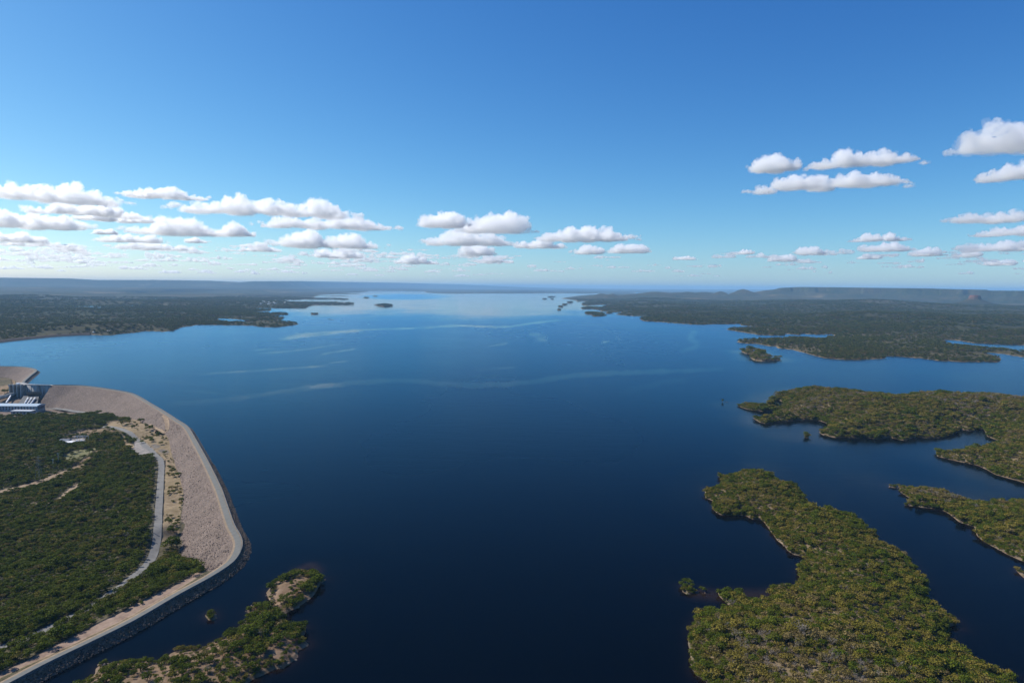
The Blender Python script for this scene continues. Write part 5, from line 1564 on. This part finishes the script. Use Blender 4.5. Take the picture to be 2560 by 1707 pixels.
CL = [
 (-60, 262, 446, 512, "broad tall white cloud cut by the left edge of the photo"),
 (104, 336, 508, 545, "flat white cloud lying just under the tall cloud at the left edge"),
 (205, 380, 531, 559, "thin grey-based cloud trailing right below the left bank"),
 (-40, 190, 528, 575, "low humped white cloud against the left edge below the tall bank"),
 (-40, 92, 578, 606, "flat streaky cloud low at the left edge"),
 (315, 500, 469, 502, "small wispy wedge-shaped cloud standing alone above the left banks"),
 (461, 880, 486, 545, "largest long cloud left of centre with rounded heaped tops"),
 (648, 984, 537, 577, "long flat-based cloud right under the largest heaped one"),
 (690, 966, 577, 622, "layered grey-based cloud beneath the long flat-based one"),
 (330, 565, 540, 591, "humped cloud left of the layered bank with a small puff at its right end"),
 (562, 636, 560, 592, "small round puff touching the right end of a humped cloud"),
 (253, 398, 580, 608, "modest heaped cloud in the lower left sky"),
 (308, 470, 604, 626, "flat shaded cloud under the modest heaped one in the lower left sky"),
 (464, 518, 592, 608, "small oval puff right of the modest heaped cloud"),
 (236, 294, 572, 587, "small pale puff over the modest heaped cloud"),
 (28, 170, 603, 618, "double-humped thin cloud low on the left"),
 (150, 213, 618, 628, "tiny bright lens-shaped cloud low on the left"),
 (600, 704, 611, 630, "low bumpy cloud below the humped cloud and its puff"),
 (780, 908, 617, 645, "bumpy cloud under the layered bank near the centre"),
 (1043, 1170, 529, 571, "rounded white cloud forming the left half of the central pair"),
 (1140, 1335, 526, 585, "tallest cloud at the centre with a bright knobbly top"),
 (1057, 1285, 576, 616, "grey layered cloud hanging under the central pair"),
 (1147, 1236, 609, 640, "small heaped cloud below the grey layered one at the centre"),
 (978, 1096, 635, 660, "low peaked cloud left of centre near the horizon"),
 (1180, 1286, 640, 657, "thin bumpy cloud low at the centre near the horizon"),
 (1346, 1590, 566, 606, "long tapering cloud right of centre pointing right"),
 (1280, 1416, 594, 622, "bright low cloud tucked under the left end of the tapering cloud"),
 (1428, 1514, 612, 636, "small bumpy cloud below the tapering cloud"),
 (1512, 1632, 609, 634, "thin cloud trailing to the right below the tapering cloud"),
 (1682, 1744, 638, 650, "tiny lone flat cloud right of the tapering cloud"),
 (1850, 1888, 621, 636, "tiny lone puff left of a small oval cloud"),
 (1990, 2068, 615, 638, "small oval cloud low on the right with a flat base"),
 (1922, 1988, 633, 654, "small double-layered puff low on the right"),
 (1872, 2005, 389, 434, "small rounded cloud at the upper left of the right-hand trio"),
 (1896, 2222, 432, 484, "long lumpy cloud at the bottom of the right-hand trio"),
 (2040, 2270, 376, 426, "oblong grey-shaded cloud at the top of the right-hand trio"),
 (2432, 2700, 288, 386, "largest highest white cloud running off the right edge"),
 (2486, 2680, 402, 452, "wedge-shaped white cloud below the highest one at the right edge"),
 (2418, 2640, 511, 560, "broad shaded cloud halfway down the right edge"),
 (2467, 2640, 560, 592, "bright compact cloud just under the broad shaded one at the right edge"),
 (2442, 2640, 600, 629, "flat streaky cloud low at the right edge"),
 (2388, 2442, 622, 643, "small peaked cloud left of the flat streaky one at the right edge"),
 (2132, 2255, 583, 606, "upper of two stacked small clouds low on the right"),
 (2148, 2270, 605, 630, "lower of two stacked small clouds low on the right"),
 (2280, 2344, 616, 641, "small domed cloud right of the two stacked ones"),
 (2148, 2202, 635, 648, "thin faint cloud under the two stacked ones"),
 (2462, 2528, 644, 664, "small bright cloud near the horizon at the right"),
]
for c in CL: cloud(*c)
# faint far ranks near the horizon
g = random.Random(5); V, Fc, n0 = [], [], 0
for k in range(310):
    x = g.uniform(-60, 2620) if k < 210 else g.uniform(-60, 1250); y = g.uniform(640, 694)
    if 1450 < x < 1900 and g.random() < 0.55: continue
    if x < 1100: y -= g.uniform(0, 26) * g.random()
    wpx = g.uniform(16, 84) * (0.6 + (692 - y) / 60); hpx = g.uniform(5, 13) * (0.6 + (692 - y) / 60)
    e = max((YH(x) - y) / F, 0.008); r_ = min((BASE - CAMH) / e, 75000)
    dv = dirs([(x, y)])[0]; u = dv[:2] / np.hypot(dv[0], dv[1]); t = np.array([u[1], -u[0]])
    for (a, c, z, rx, ry, rz) in lumps(wpx * r_ / F, wpx * r_ / F * 0.6, hpx * r_ / F, k + 900, ragged=0.35):
        if rx < 60: continue
        p = u * (r_ + c) + t * a; v, f = ico(2)
        V.append(v * [rx, rx, rz] + [p[0], p[1], BASE + z]); Fc.append(f + n0); n0 += len(v)
me = mesh_np("distant_clouds", np.vstack(V), np.ascontiguousarray(np.vstack(Fc)), None)
o = bpy.data.objects.new("tmp", me); COL.objects.link(o)
m = o.modifiers.new("r", 'REMESH'); m.mode = 'VOXEL'; m.voxel_size = 75; m.use_smooth_shade = True
d = o.modifiers.new("d", 'DISPLACE'); d.texture = ctex(260); d.strength = 150; d.texture_coords = 'LOCAL'
bpy.context.view_layer.update()
m2 = bpy.data.meshes.new_from_object(o.evaluated_get(bpy.context.evaluated_depsgraph_get())); bpy.data.objects.remove(o)
m2.materials.clear(); m2.materials.append(mat_cloud("thin_droplets", 0.008, 0.009))
o = obj("distant_clouds", m2); tag(o, "faint ranks of small far clouds just above the horizon", "clouds", kind="stuff")

# ------------------------------------------------------------------ air
b = MB(); b.box(-60000, 60000, -3000, 63500, -60, 290)
n = NT("air")
pv = n.node("ShaderNodeVolumePrincipled")
pv.inputs["Color"].default_value = (0.34, 0.63, 0.95, 1)
pv.inputs["Density"].default_value = 4.2e-5
pv.inputs["Anisotropy"].default_value = 0.0
n.l.new(pv.outputs[0], n.out.inputs["Volume"]); n.m.cycles.homogeneous_volume = True
o = b.build("haze", n.m); o["kind"] = "stuff"
